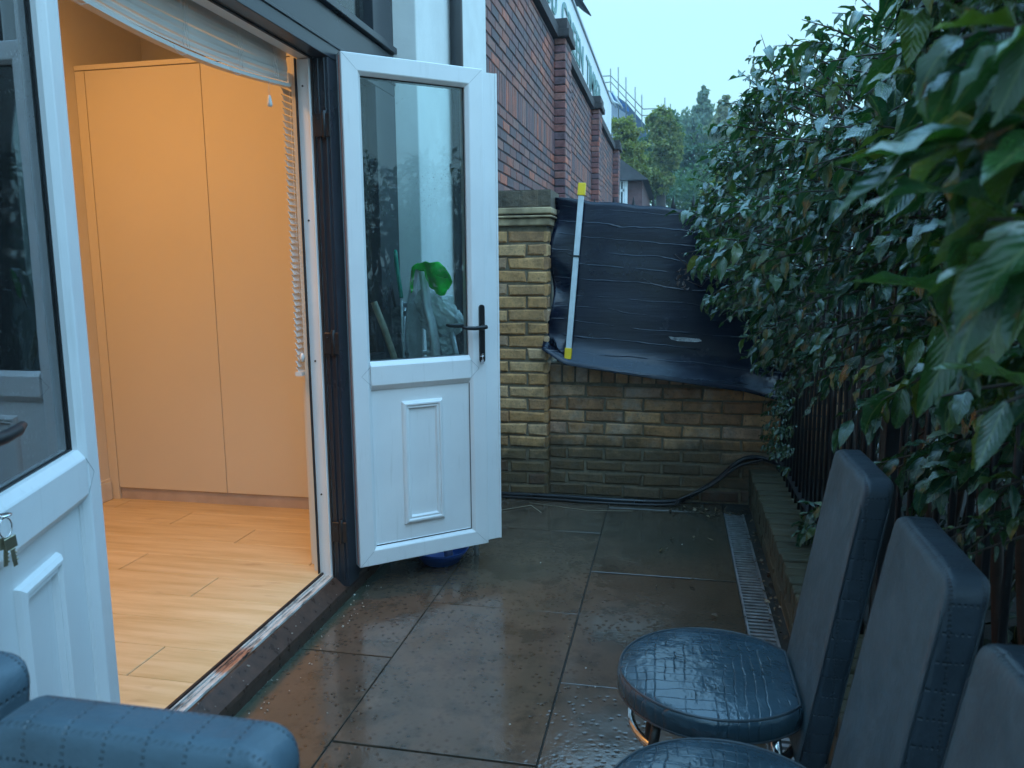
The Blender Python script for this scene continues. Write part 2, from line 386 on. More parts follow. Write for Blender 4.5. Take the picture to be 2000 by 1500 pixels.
while x < .95:
    m.box(x, x+.068+random.uniform(-.003, .003), -.012+random.uniform(-.004, .002), .225, .69, .79+random.uniform(-.003, .003)); x += .078
m.build('coping_course', YB, gw, bevel=.006)
pr = thing('brick_pier', 'tall yellow brick gate pier with moulded stone cap beside the white door', 'pier', (0, 4.44, 0))
m = MB(); m.box(-1.17, -.716, .006, .30, -.05, 1.60); m.build('mortar', YM, pr)
m = MB(); bricks(m, (-1.165, 0, .005), (1, 0, 0), (0, -1, 0), .45, 1.58, bl=.212, bh=.063, j=.012, proud=.007, jit=.005)
bricks(m, (-.713, 0, .005), (0, 1, 0), (1, 0, 0), .1, 1.58, bl=.212, bh=.063, j=.012, proud=.005, jit=.004); m.build('brickwork', YB2, pr)
m = MB(); m.box(-1.17, -.695, -.02, .32, 1.60, 1.64); m.box(-1.17, -.682, -.034, .34, 1.643, 1.656); m.box(-1.17, -.685, -.032, .33, 1.665, 1.70)
STONE = simple('weathered_stone', (.40, .29, .17), .8, .45, 12, .6, bscale=50)
m.build('stone_cap', STONE, pr, bevel=.006)
m = MB(); bricks(m, (-1.17, -.012, 1.702), (1, 0, 0), (0, -1, 0), .475, .10, bl=.095, bh=.095, proud=.004); m.box(-1.17, -.692, -.012, .31, 1.702, 1.798)
m.build('cap_bricks', mat_brick('dark_cap_brick', [(0, (.17, .12, .08)), (.4, (.24, .17, .10)), (.7, (.13, .10, .07))], bs=.9), pr)
# planter kerb wall along the fence
kb = thing('planter_wall', 'low mossy brick planter wall running below the railings behind the drain', 'wall')
m = MB(); m.box(.452, .62, -2.5, 4.51, -.05, .205); m.build('mortar', YM, kb)
KB = mat_brick('mossy_kerb_brick', [(0, (.16, .13, .07)), (.3, (.21, .17, .09)), (.6, (.12, .11, .06)), (.85, (.24, .20, .12))], mossy=.55, dirt=(.03, .04, .015))
m = MB(); bricks(m, (.450, -2.5, .0), (0, 1, 0), (-1, 0, 0), 7.0, .135, proud=.003, jit=.004)
m.build('brickwork', KB, kb)
m = MB(); y = -2.5
while y < 4.47:
    m.box(.438+random.uniform(-.006, .004), .625, y, y+.066, .142, .222+random.uniform(-.006, .005)); y += .076
m.build('coping_course', KB, kb, bevel=.008)
soil = MB(); soil.box(.626, 3.4, -2.5, 4.5, -.05, .17)
soil.build('soil_bed', simple('dark_soil', (.012, .010, .008), .9, .4, 12, .8), kind='structure')

# ------------------------------------------------------------------ red brick building with signboard
RSTOPS = [(0, (.20, .085, .085)), (.2, (.27, .10, .085)), (.38, (.14, .085, .10)), (.52, (.36, .11, .075)), (.64, (.19, .09, .10)), (.76, (.29, .13, .11)), (.88, (.12, .075, .09)), (.95, (.46, .13, .08))]
RB = mat_brick('red_brick', RSTOPS, bs=.3); RM = mat_mortar('dark_mortar', (.07, .06, .07))
bb = thing('brick_building', 'long red brick building with projecting piers and dark coping past the garden wall', 'building')
BX = -1.20
m = MB(); m.box(-4.5, BX-.002, 4.96, 16.0, 0, 3.56); m.build('mortar', RM, bb)
bays = ((4.96, 7.92), (8.36, 11.45), (11.89, 15.4))
m = MB()
for a, b in bays:
    bricks(m, (BX, a, 0), (0, 1, 0), (1, 0, 0), b-a, 3.55, proud=.004, jit=.0015, soldier=(2.47, 2.54))
m.build('wall', RB, bb)
PB = mat_brick('pier_brick', [(p, tuple(x*1.25 for x in c)) for p, c in RSTOPS], bs=.3)
for y0 in (7.92, 11.45, 15.4):
    p = MB(); p.box(BX, BX+.108, y0+.012, y0+.43, 0, 3.58)
    o = p.build('pier', RM, bb)
    q = MB(); bricks(q, (BX, y0+.01, 0), (1, 0, 0), (0, -1, 0), .11, 3.58, bl=.11, bond=0, proud=.004)
    bricks(q, (BX+.108, y0+.01, 0), (0, 1, 0), (1, 0, 0), .43, 3.58, proud=.004); q.build('brickwork', PB, o)
    c = MB(); c.box(BX-.1, BX+.15, y0-.04, y0+.48, 3.585, 3.66); c.box(BX-.1, BX+.13, y0-.02, y0+.46, 3.663, 3.76); c.build('pier_cap', simple('dark_cap', (.05, .04, .04), .7, .4, 20, .4), bb, bevel=.006)
m = MB()
for a, b in bays: m.box(BX-.2, BX+.05, a, b-.045, 3.575, 3.68)
m.box(BX-.2, BX+.03, 4.96, 15.9, 3.685, 3.72)
m.build('coping', simple('dark_coping', (.045, .035, .038), .7, .4, 15, .4), bb)
sg = thing('signboard', 'long white shop fascia sign with green capital letters above the red brick wall', 'sign', (BX-.10, 0, 0))
m = MB(); m.box(-.08, 0, 6.0, 16.2, 3.73, 4.58); m.build('board', simple('sign_white', (.84, .86, .88), .5, .06, 2), sg)
m = MB(); m.box(-.09, .02, 6.0, 16.22, 4.585, 4.62); m.build('top_trim', simple('sign_trim', (.35, .38, .42), .5), sg)
LET = simple('sign_green', (.15, .30, .28), .5)
for word, ya, yb in (('WOOD', 6.95, 8.72), ('GREEN', 9.12, 11.22), ('TIMBER', 11.58, 13.80)):
  fc = bpy.data.curves.new('lettering', 'FONT'); fc.body = word; fc.size = 1; fc.extrude = .02; fc.offset = .012
  fo = bpy.data.objects.new('tmp', fc); col.objects.link(fo); bpy.context.view_layer.update()
  dg = bpy.context.evaluated_depsgraph_get(); me = bpy.data.meshes.new_from_object(fo.evaluated_get(dg)); bpy.data.objects.remove(fo)
  co = np.zeros(len(me.vertices)*3); me.vertices.foreach_get('co', co); co = co.reshape(-1, 3)
  x0, x1 = co[:, 0].min(), co[:, 0].max()
  nx = .008 + co[:, 2]*.2; ny = ya + (co[:, 0]-x0)/(x1-x0)*(yb-ya); nz = 4.0 + (co[:, 1])/.70*.36
  me.vertices.foreach_set('co', np.stack([nx, ny, nz], 1).ravel()); me.update()
  me.materials.clear(); me.materials.append(LET); me.name = 'lettering'
  link('lettering', me, sg)
# satellite dish on the roof edge
sd = thing('satellite_dish', 'dark grey dish on a bracket above the white shop sign', 'satellite dish', (-1.62, 12.3, 5.15))
m = MB(); prof = [(.0, .0), (.15, .012), (.3, .05), (.42, .10), (.425, .112), (.3, .065), (.15, .027), (0, .014)]
m.lathe(prof, n=28); o = m.build('dish', simple('dish_grey', (.07, .075, .09), .6, .2, 6), sd); dn_ = (RT*.80+UP*.52-FW*.30).normalized(); o.rotation_mode = 'QUATERNION'; o.rotation_quaternion = dn_.to_track_quat('Z', 'Y'); o.location = (at(1112, -8, Y=12.3)-Vector((-1.62, 12.3, 5.15)))
m = MB(); m.tube([(.1, 0, .15), (-.1, .05, 0), (-.12, .05, -.7)], .025); m.build('bracket', IRON, sd)
m = MB(); m.tube([(.1, 0, .1), (.35, -.2, .25)], .015); m.box(.31, .39, -.24, -.16, .21, .29); m.build('receiver_arm', IRON, sd)
# ------------------------------------------------------------------ house: walls, frame, doors
hs = thing('house', 'white rendered house front with anthracite glazed door frame and lit room behind', 'house')
m = MB()
m.box(-1.42, -1.18, 3.58, 4.955, -.05, 5.4); m.box(-1.42, -1.18, -4, .60, -.05, 5.4); m.box(-1.42, -1.18, .60, 3.58, 3.26, 5.4)
m.build('outer_wall', RENDER_W, hs, bevel=.006)
fl = .11
m = MB(); m.box(-3.2, -3.045, -.7, 4.3, 0, 3.2); m.box(-3.045, -1.44, 4.18, 4.3, 0, 3.2); m.box(-3.045, -1.42, -.7, -.5, 0, 3.2)
m.box(-1.50, -1.423, 3.42, 4.18, 0, 3.2); m.box(-1.50, -1.423, -.5, .80, 0, 3.2); m.box(-1.452, -1.423, 2.868, 2.94, fl, 2.34)
m.box(-1.50, -1.423, .8, 3.42, 3.12, 3.2); m.box(-1.50, -1.423, 2.94, 3.42, 0, .90)
m.build('inner_wall', CREAM, hs)
m = MB(); m.box(-3.2, -1.19, -.7, 4.3, 3.2, 3.3); m.build('ceiling', simple('ceiling_white', (.7, .68, .64), .8), hs)
m = MB(); m.box(-3.045, -3.030, -.5, 3.63, fl, .215); m.box(-3.045, -3.034, -.5, 3.63, .215, .228)
m.build('skirting_board', simple('gloss_white', (.75, .72, .66), .35), hs, bevel=.003)
pl = MB(); y = -.5; i = 0
while y < 4.15:
    x = -3.04-((i*0.47) % 1.25)
    while x < -1.41:
        a, b = max(x, -3.03), min(x+1.247, -1.412)
        if b-a > .02: pl.box(a+.0008, b-.0008, y+.0008, y+.1892, .06, fl)
        x += 1.25
    y += .19; i += 1
pl.build('floor', mat_floor(), bevel=.0015, seg=1, kind='structure')
m = MB(); m.box(-3.2, -1.40, -.7, 4.3, -.04, .058); m.build('floor_base', simple('screed', (.12, .09, .06), .9), kind='structure')

def prism(mb, poly, a0, a1, M):          # poly in (y,z), extruded along x
    n = len(poly); vs = [M @ Vector((a, y, z)) for a in (a0, a1) for y, z in poly]
    mb.add(vs, [tuple(range(n))[::-1], tuple(range(n, 2*n))]+[(k, (k+1) % n, n+(k+1) % n, n+k) for k in range(n)])
# door and window frame, outer half dark, inner half white
XO, XM, XI = -1.29, -1.350, -1.418
fr = MB(); fi = MB(); MI = Matrix.Identity(4)
def bar(y0, y1, z0, z1, lip=0):
    fr.box(XM, XO, y0, y1, z0, z1); fi.box(XI, XM-.003, y0-lip, y1+lip, z0, z1)
bar(2.850, 2.955, .06, 2.15)                 # right jamb
bar(1.385, 1.488, .06, 2.15)                 # left jamb
fr.box(XM, XO, .62, 3.575, 2.152, 2.33); fi.box(XI, XM-.003, .62, 3.575, 2.152, 2.33)
fr.box(XM+.004, XO+.006, .62, 3.575, 2.20, 2.212); fr.box(XM+.01, XO+.022, .62, 3.56, 2.334, 2.362)
fr.box(XM, XO, 3.33, 3.575, .0, 2.15); fr.box(XM, XO, 3.33, 3.575, 2.334, 3.25); fi.box(XI, XM-.003, 3.33, 3.575, .06, 3.25)
fr.box(XM, XO, .62, .86, .0, 3.25); fi.box(XI, XM-.003, .62, .86, .06, 3.25)
fr.box(XM, XO, .862, 3.328, 3.16, 3.25); fr.box(XM, XO, 1.385, 1.46, 2.334, 3.158)
fr.box(XM+.01, XO-.02, 2.957, 3.328, .0, .93); fr.box(XM+.01, XO-.02, .862, 1.383, .0, .93)
fr.box(XM, XO+.004, 2.957, 3.328, .932, .985); fr.box(XM, XO+.004, .862, 1.383, .932, .985)
# ribs and grooves on the jamb face seen in the opening
for xx in (-1.334, -1.308): fr.box(xx, xx+.007, 2.842, 2.852, .09, 2.148)
fi.box(-1.372, -1.364, 2.843, 2.852, .09, 2.148)
dfm = fr.build('door_frame', ANTH, hs, bevel=.002, seg=1)
fi.build('inner_frame', UPVC, hs, bevel=.002, seg=1)
m = MB(); m.box(-1.422, -1.4185, 2.838, 2.852, .09, 2.15); m.box(-1.360, -1.352, 2.846, 2.853, .09, 2.148); m.box(-1.360, -1.352, 1.49, 2.85, 2.146, 2.153); m.build('gasket', GASKET, dfm)
for z in (.45, 1.0, 1.55, 2.05): m = MB(); m.tube([(-1.396, 2.852, z), (-1.396, 2.848, z)], .004, 8); m.build('screw', RUSTY, dfm)
for z in (1.905, 1.075, .30):
    m = MB(); m.box(-1.346, -1.318, 2.832, 2.852, z-.045, z+.04); m.tube([(-1.310, 2.840, z-.05), (-1.310, 2.840, z+.05)], .010, 10)
    m.box(-1.322, -1.285, 2.834, 2.842, z-.045, z+.04); m.tube([(-1.333, 2.832, z+.02), (-1.333, 2.828, z+.02)], .005, 8)
    m.build('hinge', BLACK, dfm, bevel=.002, seg=1)
# threshold
m = MB(); m.box(-1.402, -1.358, .9, 3.3, .02, .100); m.box(-1.402, -1.396, .9, 3.3, .1, .107); m.box(-1.366, -1.358, .9, 3.3, .1, .105); m.box(-1.384, -1.380, .9, 3.3, .1, .104)
def mat_track():
    n = NM('worn_white_track'); v = n.coord((1, .25, 1)); f = n.noise(v, 40, 6, .7); h = n.noise(n.coord((1, 1, 1)), 7, 4)
    b = n.ramp(f, [(.35, (.10, .09, .08)), (.5, (.5, .49, .46)), (.7, (.66, .66, .64))])
    s = n.new('ShaderNodeSeparateXYZ'); n.l(n.tc.outputs['Object'], s.inputs[0])
    d = n.math('ABSOLUTE', n.math('SUBTRACT', s.outputs['Y'], 2.13)); d = n.math('ADD', d, n.math('MULTIPLY', f, .12))
    b = n.mix(n.ramp(d, [(.13, (1, 1, 1)), (.16, (0, 0, 0))]), b, n.ramp(f, [(.42, (.02, .015, .012)), (.47, (.34, .15, .09)), (.7, (.48, .28, .18))]))
    return n.set(b, .45, n.bump(f, .4, .004))
m.build('threshold_track', mat_track(), hs, bevel=.0015, seg=1)
m = MB(); m.box(-1.411, -1.403, .9, 3.3, .02, .113); m.build('threshold_gasket', GASKET, hs)
m = MB(); prism(m, [(-1.357, .0), (-1.300, .0), (-1.300, .040), (-1.303, .052), (-1.350, .095), (-1.357, .097)], .7, 3.575, Matrix(((0, 1, 0, 0), (1, 0, 0, 0), (0, 0, 1, 0), (0, 0, 0, 1)))@MI)
m.build('door_sill', SILL, hs)
# fixed panes
def window(y0, y1, z0, z1, lab):
    m = MB(); m.box(-1.334, -1.330, y0, y1, z0, z1); m.build('window_pane', GLASS, hs, label=lab)
window(2.957, 3.328, .987, 2.15, 'narrow sidelight pane behind the open door leaf')
window(.862, 1.383, .987, 2.15, 'sidelight pane behind the left door leaf')
window(1.462, 3.328, 2.364, 3.158, 'wide transom pane above the doorway'); window(.862, 1.383, 2.364, 3.158, 'small transom pane')
m = MB(); m.tube([(-1.142, 4.13, 0), (-1.142, 4.13, 5.3)], .034, 16); 
for z in (.6, 1.9, 3.2): m.box(-1.182, -1.10, 4.085, 4.175, z-.012, z+.012)
dp = m.build('downpipe', simple('black_downpipe', (.02, .022, .026), .35), hs)

def leaf(hinge, u, t, label):
    """glazed door leaf: local x from the hinge, inner face at y=0, thickness towards y=t"""
    M = None
    o = MB(); D = .062
    W = .622; z0, z1 = .127, 2.179
    o.ring(.02, W, z0, z1, [(0, .003), (.003, 0), (.062, 0), (.066, .002), (.078, .014), (.078, D), (0, D)], t)
    prism(o, [(t*.014, .872), (t*.002, .888), (0, .892), (0, .968), (t*.002, .972), (t*.014, .988), (t*D, .988), (t*D, .872)], .0965, W-.0765, MI)
    o.box(W+.001, .690, *(sorted((t*.010, t*.052))), z0+.012, z1-.010)
    o.box(W+.001, W+.006, *(sorted((t*.006, t*.052))), z0+.012, z1-.010); o.box(.684, .6915, *(sorted((t*.006, t*.056))), z0+.012, z1-.010)
    f = o.build('door', UPVC, hs, label=label); ang = math.atan2(u[1], u[0])
    f.location = hinge; f.rotation_euler = (0, 0, ang)
    b = lambda mb, a0, a1, y0, y1, c0, c1: mb.box(a0, a1, *sorted((t*y0, t*y1)), c0, c1)
    m = MB(); m.ring(.019, .693, z0-.001, z1+.001, [(0, D+.001), (0, D+.012), (.078, D+.012), (.078, D+.001)], t)
    b(m, .086, .600, D+.001, D+.011, .872, .988); b(m, .086, .600, .052, D+.008, .20, .872); m.build('outer_skin', ANTH, f)
    m = MB(); b(m, .09, W-.07, .022, .050, .198, .880); 
    m.ring(.229, .417, .276, .812, [(0, .0225), (.004, .012), (.012, .006), (.018, .006), (.022, .013), (.030, .011), (.036, .0225)], t)
    m.build('panel', UPVC, f)
    m = MB(); m.ring(.0975, W-.0775, .2055, .8715, [(-.001, .0135), (.0035, .019), (.0035, .0225), (-.001, .0225)], t); m.build('panel_bead', UPVC, f)
    m = MB(); b(m, .090, W-.072, .030, .034, .982, 2.108); m.build('pane', GLASS if t > 0 else GLASS2, f)
    m = MB(); m.ring(.0975, W-.0775, .9875, z1-.0775, [(0, .024), (.003, .026), (.003, .0295), (0, .0295)], t)
    b(m, .0985, W-.0785, .012, .021, .2055, .2080); b(m, W-.0795, W-.0775, .0125, .021, .208, .868)
    m.build('gasket', GASKET, f)
    m = MB(); b(m, .0175, .0198, .020, .024, z0+.01, z1-.01); m.build('edge_seal', simple('coral_seal', (.45, .16, .12), .6), f)
    m = MB()
    def seam(a, c, ax, cz):
        dx, dz = ax-a, cz-c; ln = math.hypot(dx, dz); nx, nz = -dz/ln*.0005, dx/ln*.0005
        q = [(a+nx, c+nz), (a-nx, c-nz), (ax-nx, cz-nz), (ax+nx, cz+nz)]
        m.add([(x, -t*.0004, z) for x, z in q]+[(x, t*.0006, z) for x, z in q], [(0, 1, 2, 3), (7, 6, 5, 4), (0, 1, 5, 4), (1, 2, 6, 5), (2, 3, 7, 6), (3, 0, 4, 7)])
    for a, sx in ((.02, 1), (W, -1)):
        seam(a+sx*.004, z0+.004, a+sx*.062, z0+.062); seam(a+sx*.004, z1-.004, a+sx*.062, z1-.062)
        seam(a+sx*.036, .930, a+sx*.076, .969); seam(a+sx*.036, .930, a+sx*.076, .891)
    m.build('weld_seam', simple('seam_grey', (.30, .31, .32), .6) if 'seam_grey' not in bpy.data.materials else bpy.data.materials['seam_grey'], f)
    # handles on both faces
    def handle(sg, base, lz=1.111):
        h = MB(); yy = t*base
        pts = []; n = 10
        for k in range(n+1): q = math.pi*k/n; pts.append((.600+.0125*math.cos(q), 1.193+.0125*math.sin(q)))
        for k in range(n+1): q = math.pi+math.pi*k/n; pts.append((.600+.0125*math.cos(q), .967+.0125*math.sin(q)))
        nn = len(pts); vs = [(x, yy, z) for x, z in pts]+[(x, yy+sg*.009, z) for x, z in pts]
        h.add(vs, [tuple(range(nn)), tuple(range(nn, 2*nn))]+[(k, (k+1) % nn, nn+(k+1) % nn, nn+k) for k in range(nn)])
        h.tube([(.600, yy+sg*.009, lz), (.600, yy+sg*.030, lz)], .0095, 12)
        k_ = 1.0 if t > 0 else 1.25
        h.tube([(.607, yy+sg*.036, lz), (.590, yy+sg*.040, lz-.002), (.545, yy+sg*.046, lz-.003), (.505, yy+sg*.049, lz), (.488-(.012 if t < 0 else 0), yy+sg*.046, lz+.004)], [.009*k_, .0095*k_, .0085*k_, .008*k_, .005*k_], 12, flat=1.0)
        hh = h.build('handle', BLACK, f)
        c = MB(); c.tube([(.600, yy+sg*.009, .988), (.600, yy+sg*.014, .988)], .007, 12); c.build('lock_cylinder', CHROME, f)
    handle(-t, 0.0); handle(t, D+.012)
    return f
hinge_r = (-1.27, 2.875, 0); ur = Vector((.759, .651, 0)).normalized()
hinge_l = (-1.25, 1.475, 0); ul = Vector((.368, -.93, 0)).normalized()
dr = leaf(hinge_r, ur, 1, 'open right door leaf, white inside with glass top and moulded lower panel')
dl = leaf(hinge_l, ul, -1, 'left door leaf folded back towards the viewer, cut by the photo edge')
def on_leaf(h, u, t, s, y, z):
    v = Vector((-u.y, u.x, 0)); return Vector(h)+u*s+v*y+Vector((0, 0, z))
# key bunch in the left lock
kp = on_leaf(hinge_l, ul, -1, .548, .036, .985)
kt = thing('key_bunch', 'metal keys on a ring hanging from the lock of the left door', 'keys', kp)
m = MB(); m.tube([(0, 0, 0.0), (.0, -.02, .002)], .003, 8); m.lathe([(.001, 0), (.011, 0), (.011, .002), (.001, .002)], (0, 0, 0), 14); m.build('lock_key', CHROME, kt)
pts = [(.004, .012*math.sin(a)-.004, -.018+.016*math.cos(a)) for a in [2*math.pi*k/18 for k in range(19)]]
m = MB(); m.tube(pts, .0012, 6, cap=False); m.build('ring', CHROME, kt)
for dx, rot, ln in ((.006, .12, .05), (-.002, -.10, .046)):
    m = MB(); Mk = Matrix.Translation((dx, 0, -.034)) @ Matrix.Rotation(rot, 4, 'X')
    m.box(-.001, .0012, -.011, .011, -.020, .0, Mk); m.box(-.001, .0012, -.004, .004, -.020-ln*.6, -.020, Mk)
    for k in range(4): m.box(-.001, .0012, .004, .006+.001*(k % 2), -.024-k*.006, -.021-k*.006, Mk)
    m.build('key', simple('brass_key', (.35, .32, .22), .3, metallic=.8), kt, bevel=.0008, seg=1)
# same small key in the right lock
kp = on_leaf(hinge_r, ur, 1, .600, -.016, .985)
kt2 = thing('door_key', 'small silver key left in the lock of the right door under its black handle', 'key', kp)
m = MB(); m.box(-.001, .001, -.02, 0, -.003, .003); m.lathe([(0, -.001), (.009, -.001), (.009, .001), (0, .001)], (0, -.024, 0), 14); m.build('blade', CHROME, kt2)
m = MB(); m.tube([(.003, -.024+.007*math.sin(a), -.010+.009*math.cos(a)) for a in [2*math.pi*k/16 for k in range(17)]], .0009, 6, cap=False); m.box(-.004, .006, -.026, -.023, -.032, -.016); m.build('ring', CHROME, kt2)

# ------------------------------------------------------------------ wardrobe
wd = thing('wardrobe', 'tall cream built-in wardrobe with plain flat doors and grey plinth inside the lit room', 'wardrobe', (-2.25, 3.635, fl))
xx = lambda x: x+2.25
m = MB(); m.box(xx(-3.04), xx(-1.505), .024, .54, .065, 2.27); m.build('carcass', WARD, wd)
m = MB(); m.box(xx(-3.043), xx(-1.505), -.004, .53, 2.272, 2.296); m.build('top_panel', WARD, wd, bevel=.002)
m = MB(); m.box(xx(-3.043), xx(-2.988), .0, .02, .0, 2.268); m.build('filler_panel', WARD, wd)
for a, b in ((-2.985, -2.3265), (-2.3235, -1.665), (-1.662, -1.506)):
    m = MB(); m.box(xx(a), xx(b), .0, .019, .068, 2.268); m.build('door_panel', WARD, wd, bevel=.0015, seg=1)
m = MB(); m.box(xx(-2.985), xx(-1.506), .012, .03, .0, .064); m.build('plinth', PLINTH, wd)
# ceiling lamp of the room
lp = thing('ceiling_lamp', 'round warm ceiling lamp lighting the room', 'lamp', (-2.55, 2.25, 3.19))
m = MB(); m.lathe([(0, -.05), (.15, -.05), (.17, -.03), (.17, .005)], n=32); em = NM('lamp_glow'); em.set((.9, .7, .5), .5); em.b.inputs['Emission Color'].default_value = (1, .55, .22, 1); em.b.inputs['Emission Strength'].default_value = 3
m.build('diffuser', em.m, lp)
al = bpy.data.lights.new('lamp_light', 'AREA'); al.shape = 'DISK'; al.size = .34; al.energy = 17.5; al.color = (1, .475, .14)
try: al.spread = R(150)
except Exception: pass
ao = bpy.data.objects.new('lamp_light', al); col.objects.link(ao); ao.location = (-2.55, 2.25, 3.12)

# ------------------------------------------------------------------ venetian blinds
SLAT = simple('blind_slat', (.72, .74, .74), .4, .05, 5)
def slat(mb, X, Y0, Y1, zf, w=.025, tilt=0, n=14):
    vs = []
    for k in range(n+1):
        y = Y0+(Y1-Y0)*k/n; z = zf(y)
        for a in (-1, 0, 1): vs.append((X+a*w/2*math.cos(tilt), y, z+a*w/2*math.sin(tilt)+(.0028 if a == 0 else 0)))
    mb.add(vs, [(3*k+a, 3*k+3+a, 3*k+4+a, 3*k+1+a) for k in range(n) for a in (0, 1)], True)
b1 = thing('venetian_blind', 'white venetian blind pulled up and sagging across the top of the doorway', 'blind', (-1.45, 2.2, 2.2))
def sag(y, t):       # t = 0 top slat .. 1 bottom rail
    yy = y+2.2; s = max(0, min(1, (yy-1.55)/(2.80-1.55)))
    s2 = (yy-1.5)/(2.83-1.5)
    drop = .115 + .045*math.sin(math.pi*max(0, min(1, s2)))
    return -.022 - t*drop
m = MB(); NS = 15
for k in range(NS): slat(m, .0+random.uniform(-.002, .002)+.0012*(k % 2), -.70, .635, lambda y, k=k: sag(y, k/NS)+.0015*math.sin(y*9+k), tilt=R(-90+random.uniform(-14, 14)), w=.0155, n=24)
m.build('slats', SLAT, b1, fix=False)
m = MB(); n = 24
vs = []
for k in range(n+1):
    y = -.70+1.335*k/n; z = sag(y, 1.0)-.006
    vs += [(-.014, y, z), (.014, y, z), (.014, y, z-.012), (-.014, y, z-.012)]
m.add(vs, [(4*k+a, 4*k+4+a, 4*k+4+(a+1) % 4, 4*k+(a+1) % 4) for k in range(n) for a in range(4)]+[(0, 1, 2, 3), (4*n, 4*n+1, 4*n+2, 4*n+3)])
m.build('bottom_rail', SLAT, b1)
m = MB(); m.box(-.02, .02, -.70, .635, -.025, .0); m.build('head_rail', SLAT, b1)
for yc in (-.42, -.02, .28, .52):
    m = MB()
    for dy in (-.012, 0, .011):
        m.tube([(.016+random.uniform(0, .004), yc+dy+random.uniform(-.006, .006), sag(yc, k/10)) for k in range(11)], .0009, 5)
    q0 = sag(yc, 1)-.018
    m.tube([(.015, yc, q0), (.018, yc-.03, q0-.012), (.016, yc-.055, q0-.004), (.014, yc-.06, q0+.01)], .0009, 5)
    m.build('cord', SLAT, b1)
m = MB(); m.tube([(.016, .46, sag(.46, 1)-.015), (.016, .462, -.222)], .0009, 5)
m.build('cord', SLAT, b1)
m = MB(); m.lathe([(0, .0), (.004, 0), (.006, -.01), (.0095, -.030), (.0085, -.038), (0, -.040)], (.016, .462, -.220), 14); m.build('cord_tassel', SLAT, b1)
b2 = thing('window_blind', 'lowered white venetian blind edge showing beside the right door jamb', 'blind', (-1.468, 3.13, 2.2))
m = MB()
k = 0; z = -.16
while z > -1.24:
    o = .010*(1-(-z/1.24))
    slat(m, -.004-.010*(z+1.24), -.285+o+random.uniform(-.003, .003), .27, lambda y, z=z: z, tilt=R(-62+random.uniform(-4, 4)), w=.028, n=2); z -= .0245
m.build('slats', SLAT, b2, fix=False)
m = MB(); m.box(-.015, .012, -.285, .27, -1.262, -1.245); m.build('bottom_rail', SLAT, b2)
m = MB(); m.box(-.02, .02, -.29, .27, -.14, -.10); m.build('head_rail', SLAT, b2)
m = MB(); m.lathe([(0, 0), (.005, 0), (.009, -.012), (.010, -.022), (.005, -.034), (0, -.036)], (.016, -.278, -1.17), 12); m.tube([(.016, -.278, -.15), (.018, -.279, -1.17)], .0009, 5); m.build('cord', SLAT, b2)
b3 = thing('transom_blind', 'closed white blind behind the transom pane above the door frame', 'blind', (-1.46, 2.4, 3.1))
m = MB(); z = -.02
while z > -.76: slat(m, 0, -.93, .92, lambda y, z=z: z, tilt=R(-72), w=.028, n=2); z -= .0235
m.build('slats', SLAT, b3, fix=False)
b4 = thing('sidelight_blind', 'lowered white blind behind the glass hidden by the left door', 'blind', (-1.468, 1.12, 2.1))
m = MB(); z = -.02
while z > -1.15: slat(m, 0, -.25, .25, lambda y, z=z: z, tilt=R(-70), w=.028, n=2); z -= .0235
m.build('slats', SLAT, b4, fix=False)
# ------------------------------------------------------------------ chairs
SEATL = mat_leather('wet_seat_leather', (.030, .058, .078), True)
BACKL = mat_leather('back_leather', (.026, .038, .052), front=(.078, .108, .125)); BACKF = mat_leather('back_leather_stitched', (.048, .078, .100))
PIPE = simple('leather_piping', (.03, .042, .052), .4, .1, 20)
def soft_box(mb, w, d, h, r, taper=1.0, n=7, M=Matrix.Identity(4), puff=.0, rc=.034):
    """rounded box as one smooth shell: w along y, d along x, h along z from 0"""
    N = 14; rs = max(r, .045)
    def pt(a, b, c):
        p = Vector((a*d/2, b*w/2, c*h/2)); q = Vector((max(-d/2+r, min(d/2-r, p.x)), max(-w/2+r, min(w/2-r, p.y)), max(-h/2+r, min(h/2-r, p.z))))
        dv = p-q
        if dv.length > 1e-9: p = q+dv.normalized()*r
        f = 1+(taper-1)*(p.z+h/2)/h; p.y *= f
        k = p.z-(h/2-rc)
        if k > 0: p.y *= (w/2-rc+math.sqrt(max(0, rc*rc-k*k)))/(w/2)
        if puff: p.x += (-1 if a < 0 else 1)*puff*max(0, 1-(2*p.y/w)**2)*max(0, 1-(2*p.z/h)**2)
        p.z += h/2; return M @ p
    def sp(k): t = k/N; e = r; return None
    def samples(L): # denser near the rounded ends
        out = []; m = 7; r = min(rs, L*.3)
        for k in range(m): out.append(-1+ (2*r/L)*k/m)
        for k in range(9): out.append(-1+2*r/L+(2-4*r/L)*k/8)
        for k in range(1, m+1): out.append(1-2*r/L+(2*r/L)*k/m)
        return out
    A, B, C = samples(d), samples(w), samples(h)
    def face(U, V, fn):
        nU, nV = len(U), len(V); vs = [fn(u, v) for u in U for v in V]
        mb.add(vs, [(i*nV+j, (i+1)*nV+j, (i+1)*nV+j+1, i*nV+j+1) for i in range(nU-1) for j in range(nV-1)], True)
    for q in (-1, 1):
        face(B, C, lambda u, v: pt(q, u, v)); face(A, C, lambda u, v: pt(u, q, v)); face(A, B, lambda u, v: pt(u, v, q))
def weld(o, d=.0004):
    bm = bmesh.new(); bm.from_mesh(o.data); bmesh.ops.remove_doubles(bm, verts=bm.verts, dist=d); bmesh.ops.recalc_face_normals(bm, faces=bm.faces)
    bm.to_mesh(o.data); bm.free()
